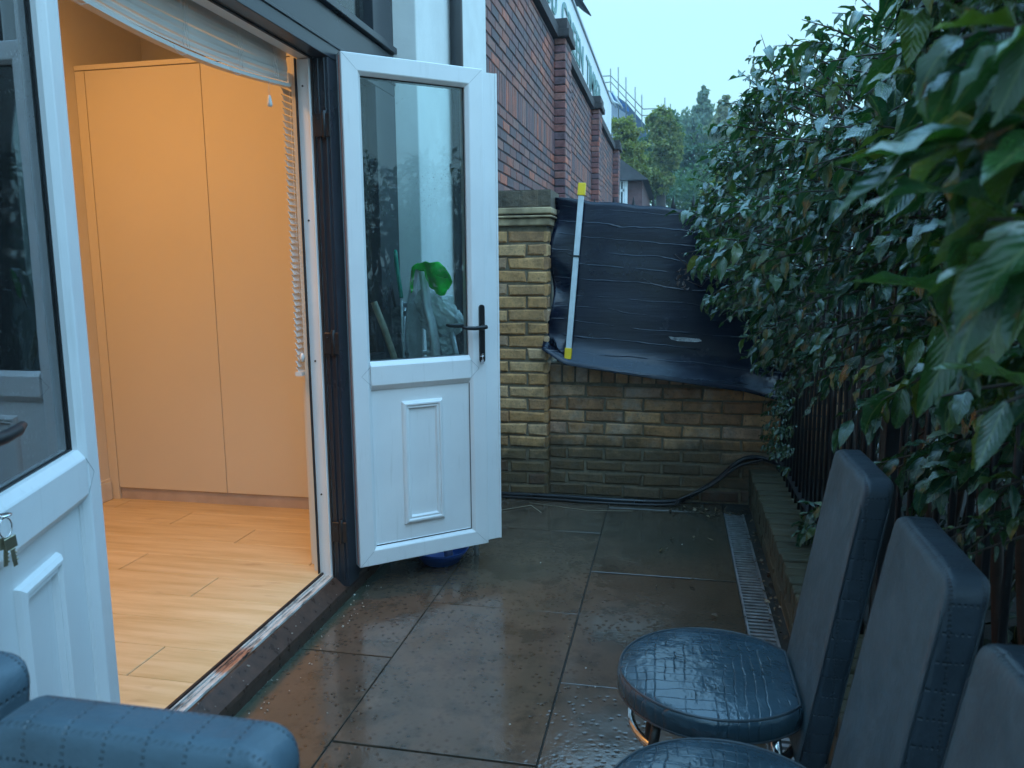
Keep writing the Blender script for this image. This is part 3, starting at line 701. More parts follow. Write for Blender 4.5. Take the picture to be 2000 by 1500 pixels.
def make_chair(label, loc, rz):
    """front of the chair is local -x"""
    t = thing('dining_chair', label, 'chair', loc, rz, 'dark leatherette dining chairs')
    Rr = .214; cut = .175; zs = .405
    a0 = math.acos(cut/Rr); n = 44
    out = [(Rr*math.cos(a0+(2*math.pi-2*a0)*k/n), Rr*math.sin(a0+(2*math.pi-2*a0)*k/n)*.97) for k in range(n+1)]
    out += [(cut, y) for y in np.linspace(out[-1][1], out[0][1], 8)[1:-1]]
    m = MB(); nn = len(out)
    prof = [(.55, 0), (.93, .0), (.985, .008), (1.0, .022), (1.0, .045), (.985, .055), (.965, .0585), (.9, .0625), (.7, .068), (.35, .0715), (.0, .0725)]
    b = 0; vs = []
    for s, z in prof:
        for x, y in out: vs.append((x*s if s > .3 else x*s, y*s, zs+z-(.03 if z == 0 and s < .9 else 0)*0))
    fs = [(i*nn+k, i*nn+(k+1) % nn, (i+1)*nn+(k+1) % nn, (i+1)*nn+k) for i in range(len(prof)-1) for k in range(nn)]
    m.add(vs, fs, True); s = m.build('seat', SEATL, t)
    m = MB(); m.tube([(x*.968, y*.968, zs+.0585) for x, y in out]+[(out[0][0]*.968, out[0][1]*.968, zs+.0585)], .0028, 6, cap=False)
    m.tube([(x*.99, y*.99, zs+.012) for x, y in out]+[(out[0][0]*.99, out[0][1]*.99, zs+.012)], .0022, 6, cap=False); m.build('piping', PIPE, s)
    # upholstered back, leaning
    m = MB(); h = .62; Mt = Matrix.Translation((.187, 0, .335)) @ Matrix(((1, 0, .165, 0), (0, 1, 0, 0), (0, 0, 1, 0), (0, 0, 0, 1)))
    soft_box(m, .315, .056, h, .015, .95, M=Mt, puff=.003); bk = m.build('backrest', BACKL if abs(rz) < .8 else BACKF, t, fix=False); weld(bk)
    m = MB()
    for q in (-1, 1):
        for sx in (-.0250, .0250):
            pts = []
            for k in range(15):
                zz = .03+(h-.052)*k/14; w2 = (.315/2-.004)*(1-.05*zz/h)-(0.016 if k == 14 else 0); pts.append(Mt @ Vector((sx, q*w2, zz)))
            m.tube(pts, .0022, 5)
    m.build('seam', PIPE, bk)
    # chrome ring and legs
    m = MB(); m.tube([(.182*math.cos(2*math.pi*k/40), .182*math.sin(2*math.pi*k/40), zs-.065) for k in range(41)], .0085, 10, cap=False, flat=1.35); m.build('chrome_ring', CHROME, t)
    for sx, sy in ((-1, -1), (-1, 1), (1, -1), (1, 1)):
        m = MB(); m.tube([(.12*sx, .125*sy, zs-.005), (.128*sx, .134*sy, zs-.06), (.17*sx+.01, .175*sy, 0.0)], [.011, .011, .010], 10)
        m.build('leg', RUSTY if sx < 0 else CHROME, t)
    return t
CX = .105
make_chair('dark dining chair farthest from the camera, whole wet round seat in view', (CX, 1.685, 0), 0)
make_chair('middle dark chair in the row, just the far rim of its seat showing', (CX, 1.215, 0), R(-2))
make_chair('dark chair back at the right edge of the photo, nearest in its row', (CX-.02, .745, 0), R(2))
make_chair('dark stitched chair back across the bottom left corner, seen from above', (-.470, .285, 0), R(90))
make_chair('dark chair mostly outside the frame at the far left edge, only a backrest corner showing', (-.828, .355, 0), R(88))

# ------------------------------------------------------------------ drain, hose, bowl
dn = thing('drain_channel', 'long narrow galvanised drain grating beside the mossy planter wall', 'drain', (.352, 0, 0))
GALV = simple('galvanised_steel', (.42, .45, .47), .32, .3, 25, .2, metallic=.7)
m = MB(); m.box(-.053, -.045, -1, 4.30, -.05, .004); m.box(.045, .053, -1, 4.30, -.05, .004); m.build('frame', GALV, dn)
m = MB(); y = -1
while y < 4.28: m.box(-.044, .044, y, y+.015, -.010, .001); y += .030
m.box(-.004, .004, -1, 4.3, -.018, -.012); m.build('grate', GALV, dn)
m = MB(); m.box(-.05, .05, -1, 4.3, -.12, -.10); m.build('channel', BLACK, dn)
def spline(pts, n=8):
    P = [Vector(p) for p in pts]; P = [P[0]*2-P[1]]+P+[P[-1]*2-P[-2]]; out = []
    for i in range(1, len(P)-2):
        for k in range(n):
            t = k/n; a, b, c, d = P[i-1:i+3]
            out.append(.5*((2*b)+(-a+c)*t+(2*a-5*b+4*c-d)*t*t+(-a+3*b-3*c+d)*t**3))
    return out+[P[-2]]
hose = MB()
hose.tube(spline([(-1.16, 4.40, .016), (-.7, 4.415, .017), (-.3, 4.40, .017), (0, 4.425, .016), at(1345, 970, Y=4.46), at(1400, 938, Y=4.475), at(1440, 903, Y=4.48), at(1475, 893, Y=4.49), at(1520, 905, Y=4.50)]), .014, 10)
hose.build('hose', simple('black_rubber_hose', (.012, .012, .014), .3), label='thick black hose along the foot of the yellow brick wall', category='hose')
hose = MB()
hose.tube(spline([(-1.16, 4.375, .010), (-.75, 4.372, .010), (-.35, 4.36, .009), (0, 4.385, .010), at(1330, 974, Y=4.43), at(1390, 948, Y=4.455), at(1440, 912, Y=4.46), at(1490, 898, Y=4.47)]), .0075, 8)
hose.build('cable', simple('dark_cable', (.02, .016, .016), .35), label='thin dark cable lying in front of the thick black hose', category='cable')
bw = thing('plastic_bowl', 'blue plastic bowl on the paving half hidden under the open door', 'bowl', (-1.045, 3.34, 0))
m = MB(); m.lathe([(0, .003), (.070, .003), (.078, .0), (.088, .006), (.122, .060), (.130, .070), (.133, .068), (.125, .056), (.090, .010), (0, .009)], n=40)
m.build('bowl', simple('blue_plastic', (.015, .07, .30), .35), bw)

# ------------------------------------------------------------------ railings
def railing(name, lab, loc, rz, xs, posts, z0, z1, rails, L0, L1, tip=True, r=.0075):
    t = thing(name, lab, 'railings', loc, rz)
    for x in xs:
        m = MB(); m.tube([(x, 0, z0), (x, 0, z1)], r, 6)
        if tip: m.tube([(x, 0, z1-.01), (x, 0, z1+.01), (x, 0, z1+.085)], [.010, .021, .0015], 4)
        m.build('bar', IRON, t)
    for x in posts: m = MB(); m.box(x-.022, x+.022, -.022, .022, z0-.1, z1+.02); m.build('post', IRON, t, bevel=.002, seg=1)
    for z in rails: m = MB(); m.box(L0, L1, -.018, .018, z-.005, z+.005); m.build('rail', IRON, t)
    return t
railing('railing', 'black spear-topped railings on the yellow brick wall behind the black screen', (0, 4.63, 0), 0,
        [-.578+.1128*k for k in range(11)], [-.66], .79, 1.675, [.90, 1.60], -.69, .62)
railing('side_railing', 'long dark vertical railings above the planter wall behind the chairs', (.60, 0, 0), R(90),
        [4.52-.098*k for k in range(50)], [4.60, 2.27, -.05], .2, 1.72, [.30, 1.62], -.5, 4.6, tip=True)

# ------------------------------------------------------------------ black screen, pole
def mat_screen():
    m = NM('black_screen_plastic'); v = m.coord(); n = m.noise(v, 3, 5)
    base = m.ramp(n, [(.3, (.003, .005, .014)), (.7, (.006, .009, .024))])
    s = m.new('ShaderNodeSeparateXYZ'); m.l(m.tc.outputs['Object'], s.inputs[0])
    zz = m.math('ADD', m.math('ADD', s.outputs['Z'], m.math('MULTIPLY', s.outputs['X'], .10)), m.math('MULTIPLY', m.noise(m.coord((1.2, 1, 6)), 2, 3), .06))
    fr = m.math('ABSOLUTE', m.math('SUBTRACT', m.math('FRACT', m.math('DIVIDE', zz, .082)), .5)); ln = m.ramp(fr, [(0, (1, 1, 1)), (.045, (0, 0, 0))])
    brk = m.ramp(m.noise(m.coord((4, 1, 9)), 1.4, 4), [(.42, (0, 0, 0)), (.56, (1, 1, 1))]); ln = m.mix(1, ln, brk, 'MULTIPLY')
    sc = m.noise(m.coord((3, 1, 40)), 3, 5, .7)
    base = m.mix(m.ramp(sc, [(.66, (0, 0, 0)), (.74, (.30, .30, .30))]), base, (.08, .10, .12)); base = m.mix(m.mix(1, ln, (.5, .5, .5), 'MULTIPLY'), base, (.035, .048, .065))
    nor = m.bump(ln, .6, .005); nor = m.bump(m.noise(m.coord((30, 1, 30)), 6, 3), .10, .003, nor); nor = m.bump(n, .15, .02, nor); nor = m.bump(m.noise(m.coord((2, 1, 22)), 1.2, 3), .25, .01, nor)
    m.b.inputs['Specular IOR Level'].default_value = .30
    return m.set(base, m.ramp(n, [(.3, (.15,)*3), (.7, (.30,)*3)]), nor)
SCR = mat_screen()
sc = thing('screen_sheet', 'black plastic screening sheet tied over the railings with a wavy left edge', 'screen')
NU, NV = 60, 40
topX = [-.700, -.48, -.14, .22, .62]; topZ = [1.768, 1.742, 1.705, 1.66, 1.60]; botX = [-.712, -.60, -.21, .39, .72]; botZ = [.895, .812, .755, .68, .60]
ts = [0, .14, .42, .75, 1.0]
rows = []
for i in range(NU+1):
    u = i/NU; tx = np.interp(u, ts, topX); tz = np.interp(u, ts, topZ)+.004*math.sin(u*30); bx = np.interp(u, ts, botX); bz = np.interp(u, ts, botZ)
    for j in range(NV+1):
        v = j/NV; x = tx+(bx-tx)*v; z = tz+(bz-tz)*v
        y = 4.600-.145*v
        y += .0022*math.sin(v*24+1.5*math.sin(u*5))*min(1, (1-v)*4) + .003*math.sin(u*9+v*3)
        kink = max(0, (v-.86)/.14); y -= .10*kink**1.6          # lower edge kicks outwards
        e = max(0, 1-u/.13)
        if e: x += .022*e*math.sin(v*11+.6)*(.3+v) ; y += .03*e*e*math.sin(v*15)
        rows.append((x, y, z))
m = MB(); m.add(rows, [(i*(NV+1)+j, (i+1)*(NV+1)+j, (i+1)*(NV+1)+j+1, i*(NV+1)+j+1) for i in range(NU) for j in range(NV)], True)
o = m.build('sheet', SCR, sc); md = o.modifiers.new('thickness', 'SOLIDIFY'); md.thickness = .003
m = MB(); vs = []   # curled corner
for i in range(9):
    for j in range(7):
        a = i/8; q = j/6; p = at(1073+36*a, 650+50*a+ (12*math.sin(q*4)), Y=4.44-.04*q)
        vs.append((p.x+.006*math.sin(q*9), p.y, p.z-.05*q*(1-.4*a)+.01*math.sin(a*9)))
m.add(vs, [(i*7+j, (i+1)*7+j, (i+1)*7+j+1, i*7+j+1) for i in range(8) for j in range(6)], True); m.build('curled_corner', SCR, sc)
m = MB(); pts = [at(px, py, Y=4.462) for px, py in ((1306, 657), (1318, 659), (1335, 659), (1352, 661), (1366, 662), (1371, 666), (1360, 668), (1342, 667), (1325, 666), (1311, 663))]
vs = [(p.x, p.y-.004+.002*math.sin(k*3), p.z) for k, p in enumerate(pts)]+[(p.x, p.y+.004, p.z) for p in pts]; k = len(pts)
m.add(vs, [tuple(range(k)), tuple(range(k, 2*k))]+[(i, (i+1) % k, k+(i+1) % k, k+i) for i in range(k)])
m.build('tape_patch', simple('silver_tape', (.45, .46, .48), .3, .5, 60, .5), sc)
pb, pt = at(1109, 700, Y=4.40), at(1137, 362, Y=4.545)
pz = thing('pole', 'thin white metal pole with yellow end caps tied in front of the black screen', 'pole', pb)
d = pt-pb; ax = d.normalized(); X_ = Vector((0, 1, 0)).cross(ax).normalized(); Y_ = ax.cross(X_)
Mp = Matrix(((X_.x, Y_.x, ax.x, 0), (X_.y, Y_.y, ax.y, 0), (X_.z, Y_.z, ax.z, 0), (0, 0, 0, 1)))
m = MB(); m.box(-.016, .016, -.010, .010, .05, d.length-.05, Mp); m.build('shaft', simple('pole_white', (.55, .60, .62), .35, .12, 12), pz, bevel=.003)
m = MB(); m.box(-.022, .022, -.015, .015, d.length-.06, d.length+.012, Mp); m.build('end_cap', YELLOW, pz, bevel=.004)
m = MB(); m.box(-.020, .020, -.014, .014, -.005, .06, Mp); m.build('end_cap', YELLOW, pz, bevel=.004)
m = MB(); m.box(-.020, .020, -.014, .014, d.length*.585, d.length*.595, Mp); m.tube([Mp @ Vector((-.018, -.012, d.length*.59)), Mp @ Vector((-.05, -.02, d.length*.60))], .002, 5); m.build('cable_tie', BLACK, pz)

# ------------------------------------------------------------------ things stored behind the open door
def A(px, py, Y): return at(px, py, Y=Y)
ld = thing('step_ladder', 'folded aluminium step ladder standing behind the open door', 'ladder', (-1.10, 3.44, 0))
P0 = Vector((-1.10, 3.44, 0))
def rel(p, o=P0): return Vector(p)-o
m = MB(); hoop = [(0, 0), ]
pts = spline([rel((-1.00, 3.32, .0)), rel(A(852, 700, 3.36)), rel(A(835, 600, 3.38)), rel(A(829, 545, 3.39)), rel(A(822, 525, 3.40)), rel(A(811, 527, 3.42)), rel(A(807, 560, 3.44)), rel(A(801, 700, 3.47)), rel((-1.13, 3.52, 0))], 6)
m.tube(pts, .015, 10, flat=1.5); m.build('rail', ALU, ld, fix=False)
m = MB(); m.tube([rel(A(788, 590, 3.47)), rel(A(786, 700, 3.48)), rel((-1.20, 3.52, 0))], .014, 8); m.tube([rel(A(880, 640, 3.42)), rel(A(893, 700, 3.42)), rel((-.90, 3.45, 0))], .013, 8)
for px, py in ((790, 596), (790, 612), (792, 690)): m.tube([rel(A(px, py, 3.46)), rel(A(px+45, py-2, 3.44))], .012, 8)
m.build('rear_frame', ALU, ld)
def quad_plate(mb, cs, th):
    cs = [Vector(c) for c in cs]; n = (cs[1]-cs[0]).cross(cs[3]-cs[0]).normalized()*th
    mb.add(cs+[c+n for c in cs], [(0, 1, 2, 3), (7, 6, 5, 4)]+[(k, (k+1) % 4, 4+(k+1) % 4, 4+k) for k in range(4)])
m = MB(); quad_plate(m, [rel(A(832, 610, 3.41)), rel(A(868, 612, 3.44)), rel(A(898, 745, 3.44)), rel(A(838, 752, 3.40))], .02)
def mat_tread():
    n = NM('worn_tread_plate'); v = n.coord(); f = n.noise(v, 45, 6, .75); vo = n.new('ShaderNodeTexVoronoi'); vo.inputs['Scale'].default_value = 55; n.l(v, vo.inputs['Vector'])
    return n.set(n.ramp(f, [(.35, (.30, .34, .35)), (.55, (.55, .6, .6)), (.7, (.75, .78, .78))]), .45, n.bump(vo.outputs['Distance'], .8, .006), Metallic=.5)
m.build('step_platform', mat_tread(), ld, bevel=.003)
m = MB(); quad_plate(m, [rel(A(796, 592, 3.43)), rel(A(822, 592, 3.42)), rel(A(826, 760, 3.42)), rel(A(800, 762, 3.43))], .008); m.build('side_plate', ALU, ld)
# green cloth
def cloth(name, lab, outline, Y, mat, thick=.004, fold=.016, sub=3, dy=0.0):
    bm = bmesh.new(); vs = [bm.verts.new(at(px, py, Y=Y)) for px, py in outline]; f = bm.faces.new(vs); bmesh.ops.triangulate(bm, faces=[f])
    for _ in range(sub): bmesh.ops.subdivide_edges(bm, edges=bm.edges, cuts=1, use_grid_fill=True); bmesh.ops.triangulate(bm, faces=bm.faces)
    for v in bm.verts:
        v.co.y += fold*math.sin(v.co.x*70+v.co.z*25)+fold*.6*math.sin(v.co.z*60-v.co.x*30)
        v.co.z += .003*math.sin(v.co.x*120)
    me = bpy.data.meshes.new(name); bm.to_mesh(me); bm.free(); me.materials.append(mat)
    for p in me.polygons: p.use_smooth = True
    o = link(name, me, label=lab[0], category=lab[1]); md = o.modifiers.new('t', 'SOLIDIFY'); md.thickness = thick; return o
GC = simple('green_microfibre', (.004, .70, .05), .9, .25, 10, .6, bscale=220)
cloth('cleaning_cloth', ('bright green cloth draped over the top of the ladder', 'cloth'), [(806, 524), (815, 513), (835, 511), (855, 513), (869, 522), (882, 547), (876, 562), (870, 577), (861, 571), (855, 575), (846, 565), (838, 562), (829, 540), (824, 522), (812, 526), (806, 566), (801, 572), (800, 548)], 3.33, GC)
# plastic bag
bgm = NM('clear_polythene'); v = bgm.coord(); cr = bgm.noise(v, 34, 6, .7)
bgm.set((.88, .92, .88), .22, bgm.bump(cr, .9, .02)); bgm.b.inputs['Alpha'].default_value = .72
bm = bmesh.new(); bmesh.ops.create_icosphere(bm, subdivisions=5, radius=1)
from mathutils import noise as mn
for vtx in bm.verts:
    p = vtx.co.copy(); s = .96+.22*mn.noise(p*1.7)+.26*abs(mn.noise(p*3.2))-.16*abs(mn.noise(p*7.5))+.06*abs(mn.noise(p*15))
    q = Vector((p.x*.108, p.y*.055, p.z*.098))*s
    if p.z > .3 and p.x < 0: q.z += .035*(p.z-.3); q.x -= .03*(p.z-.3)
    if p.x > .2: q.z -= .03*p.x
    vtx.co = q+Vector((-.045*max(0, p.z), 0, 0))
me = bpy.data.meshes.new('plastic_bag'); bm.to_mesh(me); bm.free(); me.materials.append(bgm.m)
for p in me.polygons: p.use_smooth = True
o = link('plastic_bag', me, label='crumpled clear plastic bag hanging on the ladder under the green cloth', category='bag'); o.location = at(864, 612, Y=3.44)
# brush with green handle
br = thing('dustpan_brush', 'long green handled scrubbing brush leaning behind the door', 'brush')
m = MB(); m.tube(spline([A(772, 488, 3.44), A(775, 520, 3.43), A(781, 560, 3.42), A(784, 582, 3.415)], 6), [.006]+[.013]*17+[.013], 10, flat=.7); m.build('handle', simple('teal_plastic', (.0, .30, .20), .4), br, fix=False)
m = MB(); m.tube([A(784, 582, 3.415), A(786, 640, 3.41), A(789, 720, 3.40), Vector((-1.13, 3.38, 0))], .007, 8); m.build('shaft', ALU, br)
# spade
sp_ = thing('hand_spade', 'worn metal spade with thin black shaft standing upside down behind the door', 'spade')
m = MB(); m.tube([A(758, 524, 3.46), A(764, 560, 3.45), A(772, 600, 3.44)], .007, 8); m.box(*[c for c in (A(757, 530, 3.46).x-.014, A(757, 530, 3.46).x+.016, 3.45, 3.47, A(757, 535, 3.46).z-.02, A(757, 524, 3.46).z+.008)]); m.build('shaft', BLACK, sp_)
bl = [(772, 592), (782, 600), (786, 640), (786, 690), (782, 730), (770, 728), (764, 690), (761, 650), (762, 622), (766, 603)]
m = MB(); k = len(bl); vs = [A(px, py, 3.44) for px, py in bl]+[A(px, py, 3.448) for px, py in bl]
m.add(vs, [tuple(range(k)), tuple(range(k, 2*k))]+[(i, (i+1) % k, k+(i+1) % k, k+i) for i in range(k)]); m.build('blade', simple('scratched_blade', (.16, .19, .20), .35, .6, 40, .5, metallic=.6), sp_)
st = MB(); st.tube([A(730, 590, 3.12), A(752, 645, 3.125), A(772, 705, 3.13), A(800, 790, 3.14)], .014, 10)
st.build('wooden_stick', simple('pale_wood', (.40, .34, .24), .6, .3, 20, .3), label='pale wooden stick leaning against the sidelight behind the door glass', category='stick')
# ------------------------------------------------------------------ foliage
def leaf_mesh(P, D, N, Lg, Wd, curl, fold, nl=6, asym=.0):
    """many leaves at once. P base, D length axis, N face normal (n,3); returns verts, quads, uv"""
    n = len(P); D = D/np.linalg.norm(D, axis=1, keepdims=True)
    S = np.cross(D, N); S /= np.linalg.norm(S, axis=1, keepdims=True)+1e-9; N = np.cross(S, D)
    t = np.linspace(0, 1, nl+1); wprof = np.sin(np.pi*np.clip(t, 0, 1)**.8)**.85*(1-.25*t); wprof[0] = .04; wprof[-1] = .0
    wprof = wprof/wprof.max()
    V = np.zeros((n, nl+1, 3, 3)); UV = np.zeros((n, nl+1, 3, 2))
    ph = rng.uniform(0, 6.28, n)
    for i in range(nl+1):
        ang = curl*t[i]; 
        along = np.where(np.abs(curl) > 1e-3, np.sin(ang)/np.where(np.abs(curl) > 1e-3, curl, 1), t[i])
        drop = np.where(np.abs(curl) > 1e-3, (1-np.cos(ang))/np.where(np.abs(curl) > 1e-3, curl, 1), 0)
        c = P+D*(Lg*along)[:, None]-N*(Lg*drop)[:, None]
        Nl = N*np.cos(ang)[:, None]+D*np.sin(ang)[:, None]
        for k, q in enumerate((-1, 0, 1)):
            wv = Wd/2*wprof[i]; wave = .17*Wd*np.sin(ph+i*2.1+q*1.3)*abs(q)
            V[:, i, k] = c+S*(q*wv*np.cos(fold))[:, None]+Nl*(abs(q)*wv*np.sin(fold)+wave*wprof[i])[:, None]
            UV[:, i, k] = (.5+.5*q*wprof[i], t[i])
    b = (np.arange(n)*(nl+1)*3)[:, None]
    q = np.array([[i*3+k, i*3+k+1, (i+1)*3+k+1, (i+1)*3+k] for i in range(nl) for k in (0, 1)])
    F = (b[:, :, None]+q[None]).reshape(-1, 4)
    return V.reshape(-1, 3), F, UV.reshape(-1, 2)
LEAFG = mat_leaf('evergreen_leaf', [(0, (.012, .055, .028)), (.35, (.020, .075, .038)), (.6, (.036, .100, .030)), (.8, (.026, .085, .052)), (.93, (.08, .15, .035)), (1, (.12, .15, .03))], .20, .22)
LEAFN = mat_leaf('near_leaf', [(0, (.014, .055, .028)), (.4, (.022, .075, .030)), (.7, (.035, .095, .025)), (.88, (.09, .16, .03)), (1, (.15, .18, .035))], .20, .25)
LEAFD = mat_leaf('shade_darkened_leaf', [(0, (.005, .014, .007)), (.6, (.008, .020, .010)), (1, (.020, .020, .010))], .6, .05)  # leaf colour taken near black to stand for deep shade in the hedge
TWIG = simple('twig_bark', (.05, .035, .028), .7, .3, 30, .3)
from mathutils import noise as mn
def twig_set(twigs, ll, mat, name, parent, stem=True, lmin=7, lmax=13, nl=6, droop=.35):
    P, D, N, Lg, Wd, C, Fo = [], [], [], [], [], [], []
    sm = MB()
    for p, d, ln in twigs:
        d = Vector(d).normalized(); p = Vector(p); n = random.randint(lmin, lmax)
        side = d.cross(Vector((0, 0, 1))); side = side.normalized() if side.length > .05 else Vector((1, 0, 0))
        upv = side.cross(d).normalized()
        bend = Vector((0, 0, -1))*ln*random.uniform(.05, .3)
        pos = lambda t: p+d*ln*t+bend*t*t
        if stem: sm.tube([pos(0), pos(.35), pos(.7), pos(1)], [.0035, .003, .002, .001], 4, cap=False)
        roll = random.uniform(0, 6.28); tscale = random.choice((.5, .7, .9, 1.0, 1.15, 1.3))
        for k in range(n):
            t = .12+.88*(k+random.uniform(-.3, .3))/n; a = roll+k*2.4
            out = side*math.cos(a)+upv*math.sin(a)*.7
            ld = d*random.uniform(.35, .8)+out*random.uniform(.6, 1.0)+Vector((0, 0, -1))*random.uniform(.1, .1+2*droop)
            nn = Vector((random.uniform(-.45, .45), random.uniform(-.45, .45), 1))+out*.35
            s = random.uniform(.65, 1.15)*(1-.35*abs(t-.5))*tscale
            P.append(pos(t)); D.append(ld); N.append(nn); Lg.append(ll*s); Wd.append(ll*s*random.uniform(.34, .44))
            C.append(random.uniform(-.1, 1.6)); Fo.append(random.uniform(.0, .75))
    V, F, UV = leaf_mesh(np.array(P), np.array(D), np.array(N), np.array(Lg), np.array(Wd), np.array(C), np.array(Fo), nl)
    link(name, np_mesh(name, V, F, mat, UV), parent)
    if stem and sm.v: sm.build('twigs', TWIG, parent, fix=False)
def face_x(Y, z):
    b = np.interp(Y, [1.3, 1.7, 2.2, 3.0, 4.0, 4.6], [.40, .38, .33, .13, .09, .16])
    return b+np.interp(z, [.9, 1.05, 1.26, 1.5, 1.75, 2.0, 2.2, 2.5], [.42, .30, .10, .0, .03, .13, .20, .34])
h1 = thing('evergreen_shrub', 'dense dark evergreen shrub hanging over the far railings against the sky', 'shrub', group='evergreen shrubs over the railings')
tw = []
def ztop(Y): return float(np.interp(Y, [1.3, 2.0, 2.6, 3.2, 4.4], [2.20, 2.02, 2.02, 2.16, 1.95]))
while len(tw) < 880:
    Y = random.uniform(1.35, 4.5); z = random.uniform(.98, ztop(Y)); dep = random.random()**1.6*.45
    if z < 1.15 and Y > 3.9: continue
    cn = mn.noise(Vector((Y*2.6, z*3.2, 3.1)))
    if cn < -.22 and dep < .25: continue
    x = float(face_x(Y, z))+dep+.16+random.uniform(-.02, .05)-.16*cn
    d = (-1, random.uniform(-.7, .4), random.uniform(-.45, .55)+(.5 if z > ztop(Y)-.25 else 0)-(.5 if z < 1.15 else 0))
    tw.append(((x, Y, z), d, random.uniform(.14, .28)))
# leaders against the sky
for px, py, qx, qy, Y in ((1545, 260, 1487, 52, 3.0), (1500, 300, 1447, 178, 3.2), (1590, 250, 1560, 85, 2.9), (1640, 260, 1668, 60, 2.7), (1455, 330, 1395, 300, 3.6), (1420, 440, 1352, 412, 3.9), (1560, 200, 1535, 70, 3.1), (1610, 230, 1610, 110, 2.8), (1480, 260, 1450, 200, 3.3), (1690, 240, 1720, 130, 2.2), (1450, 300, 1385, 325, 3.7)):
    a, b = at(px, py, Y=Y), at(qx, qy, Y=Y); tw.append((a, b-a, (b-a).length)); tw.append((a+Vector((.03, .05, .01)), b-a+Vector((.04, .03, -.03)), (b-a).length*.8))
twig_set(tw, .078, LEAFG, 'foliage', h1)
m = MB()
for k in range(16):
    Y = 1.7+k*.18; m.tube(spline([(.85, Y, .15), (.80+random.uniform(-.08, .08), Y+.05, .8), (.70, Y+random.uniform(-.15, .15), 1.4), (.5, Y+random.uniform(-.2, .2), 1.9)], 5), [.016]*6+[.011]*5+[.006]*5, 7)
m.build('branches', TWIG, h1)
h2 = thing('evergreen_shrub', 'nearest evergreen shrub with big blurred leaves at the right edge', 'shrub', group='evergreen shrubs over the railings')
tw = []
while len(tw) < 330:
    Y = random.uniform(.55, 1.7); z = random.uniform(1.24 if Y < 1.3 else 1.10, 2.25); dep = random.random()**1.4*.35
    x = float(np.interp(Y, [.5, .8, 1.2, 1.7], [.27, .275, .33, .42])+np.interp(z, [1.05, 1.2, 1.45, 1.75, 2.2], [.12, .04, .0, .0, -.02]))+dep+.13
    if z > 1.9 and Y > 1.3: continue
    cn = mn.noise(Vector((Y*3.5, z*3.5, 8.1)))
    if cn < -.2 and dep < .2: continue
    x -= .10*cn
    tw.append(((x, Y, z), (-1, random.uniform(-.9, .3), random.uniform(-.5, .3)), random.uniform(.12, .20)))
for px, py, qx, qy, Y in ((2120, 60, 1850, 10, .62), (2150, 130, 1800, 90, .66), (2140, 250, 1900, 200, .60), (2120, 330, 1880, 320, .66), (2160, 450, 1930, 400, .58), (2140, 30, 1950, 60, .55), (2120, 380, 1830, 420, .78)):
    a, b = at(px, py, Y=Y), at(qx, qy, Y=Y+.04); tw.append((a, b-a, (b-a).length))
twig_set(tw, .100, LEAFN, 'foliage', h2, nl=8, lmin=6, lmax=10, droop=.5)
h3 = thing('evergreen_shrub', 'shaded lower growth and sprigs hanging between the side railings behind the chairs', 'shrub', group='evergreen shrubs over the railings')
tw = []
for k in range(20):
    Y = random.uniform(1.3, 2.0); tw.append(((.66, Y, random.uniform(.86, 1.04)), (-1, random.uniform(-.8, .4), random.uniform(-.8, 0)), random.uniform(.12, .24)))
for k in range(8):
    Y = random.uniform(2.9, 3.4); tw.append(((.64, Y, random.uniform(.25, .5)), (-1, random.uniform(-.6, .6), random.uniform(-.3, .3)), random.uniform(.08, .14)))
twig_set(tw, .066, LEAFG, 'sprigs', h3)
tw = []
for k in range(70):
    Y = random.uniform(3.9, 4.5); tw.append(((.60, Y, random.uniform(.35, 1.0)), (-1, random.uniform(-.9, .3), random.uniform(-.3, .3)), random.uniform(.06, .12)))
twig_set(tw, .04, LEAFG, 'ivy', h3, stem=False)
h4 = thing('hedge', 'tall hedge, shade painted into its leaves, filling the ground behind the side railings', 'hedge')
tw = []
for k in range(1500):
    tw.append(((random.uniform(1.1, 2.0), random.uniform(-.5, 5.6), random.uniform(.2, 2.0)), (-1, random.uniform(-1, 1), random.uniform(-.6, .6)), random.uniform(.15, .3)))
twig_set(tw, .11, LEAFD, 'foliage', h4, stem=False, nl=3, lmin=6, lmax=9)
m = MB()
for k in range(60):
    Y = random.uniform(-.4, 5.4); x = random.uniform(.9, 1.6); m.tube([(x, Y, .1), (x+random.uniform(-.15, .15), Y+random.uniform(-.2, .2), 1.0), (x+random.uniform(-.2, .2), Y+random.uniform(-.3, .3), 1.9)], [.014, .010, .004], 5)
m.build('stems', TWIG, h4, fix=False)
# bare twig sticking out in front of the screen
m = MB(); tpts = [at(1430, 560, Y=4.0), at(1385, 540, Y=3.98), at(1345, 520, Y=3.96), at(1318, 497, Y=3.95)]; m.tube(spline(tpts, 5), .0022, 5)
m.tube([at(1385, 540, Y=3.98), at(1370, 560, Y=3.97), at(1335, 545, Y=3.95)], .0016, 5)
dt = thing('dead_twig', 'dead twig with shrivelled brown leaves in front of the black screen', 'twig'); m.build('twig', TWIG, dt, fix=False)
P = np.array([at(1333+random.uniform(-9, 14), 545+random.uniform(-25, 18), Y=3.95) for k in range(12)]); n = 12
V, F, UV = leaf_mesh(P, rng.normal(size=(n, 3))+[0, 0, -1], rng.normal(size=(n, 3)), np.full(n, .035), np.full(n, .018), np.full(n, 1.5), np.full(n, .8), 4)
link('withered_leaf', np_mesh('withered_leaf', V, F, simple('brown_leaf', (.07, .04, .03), .7), UV), dt)

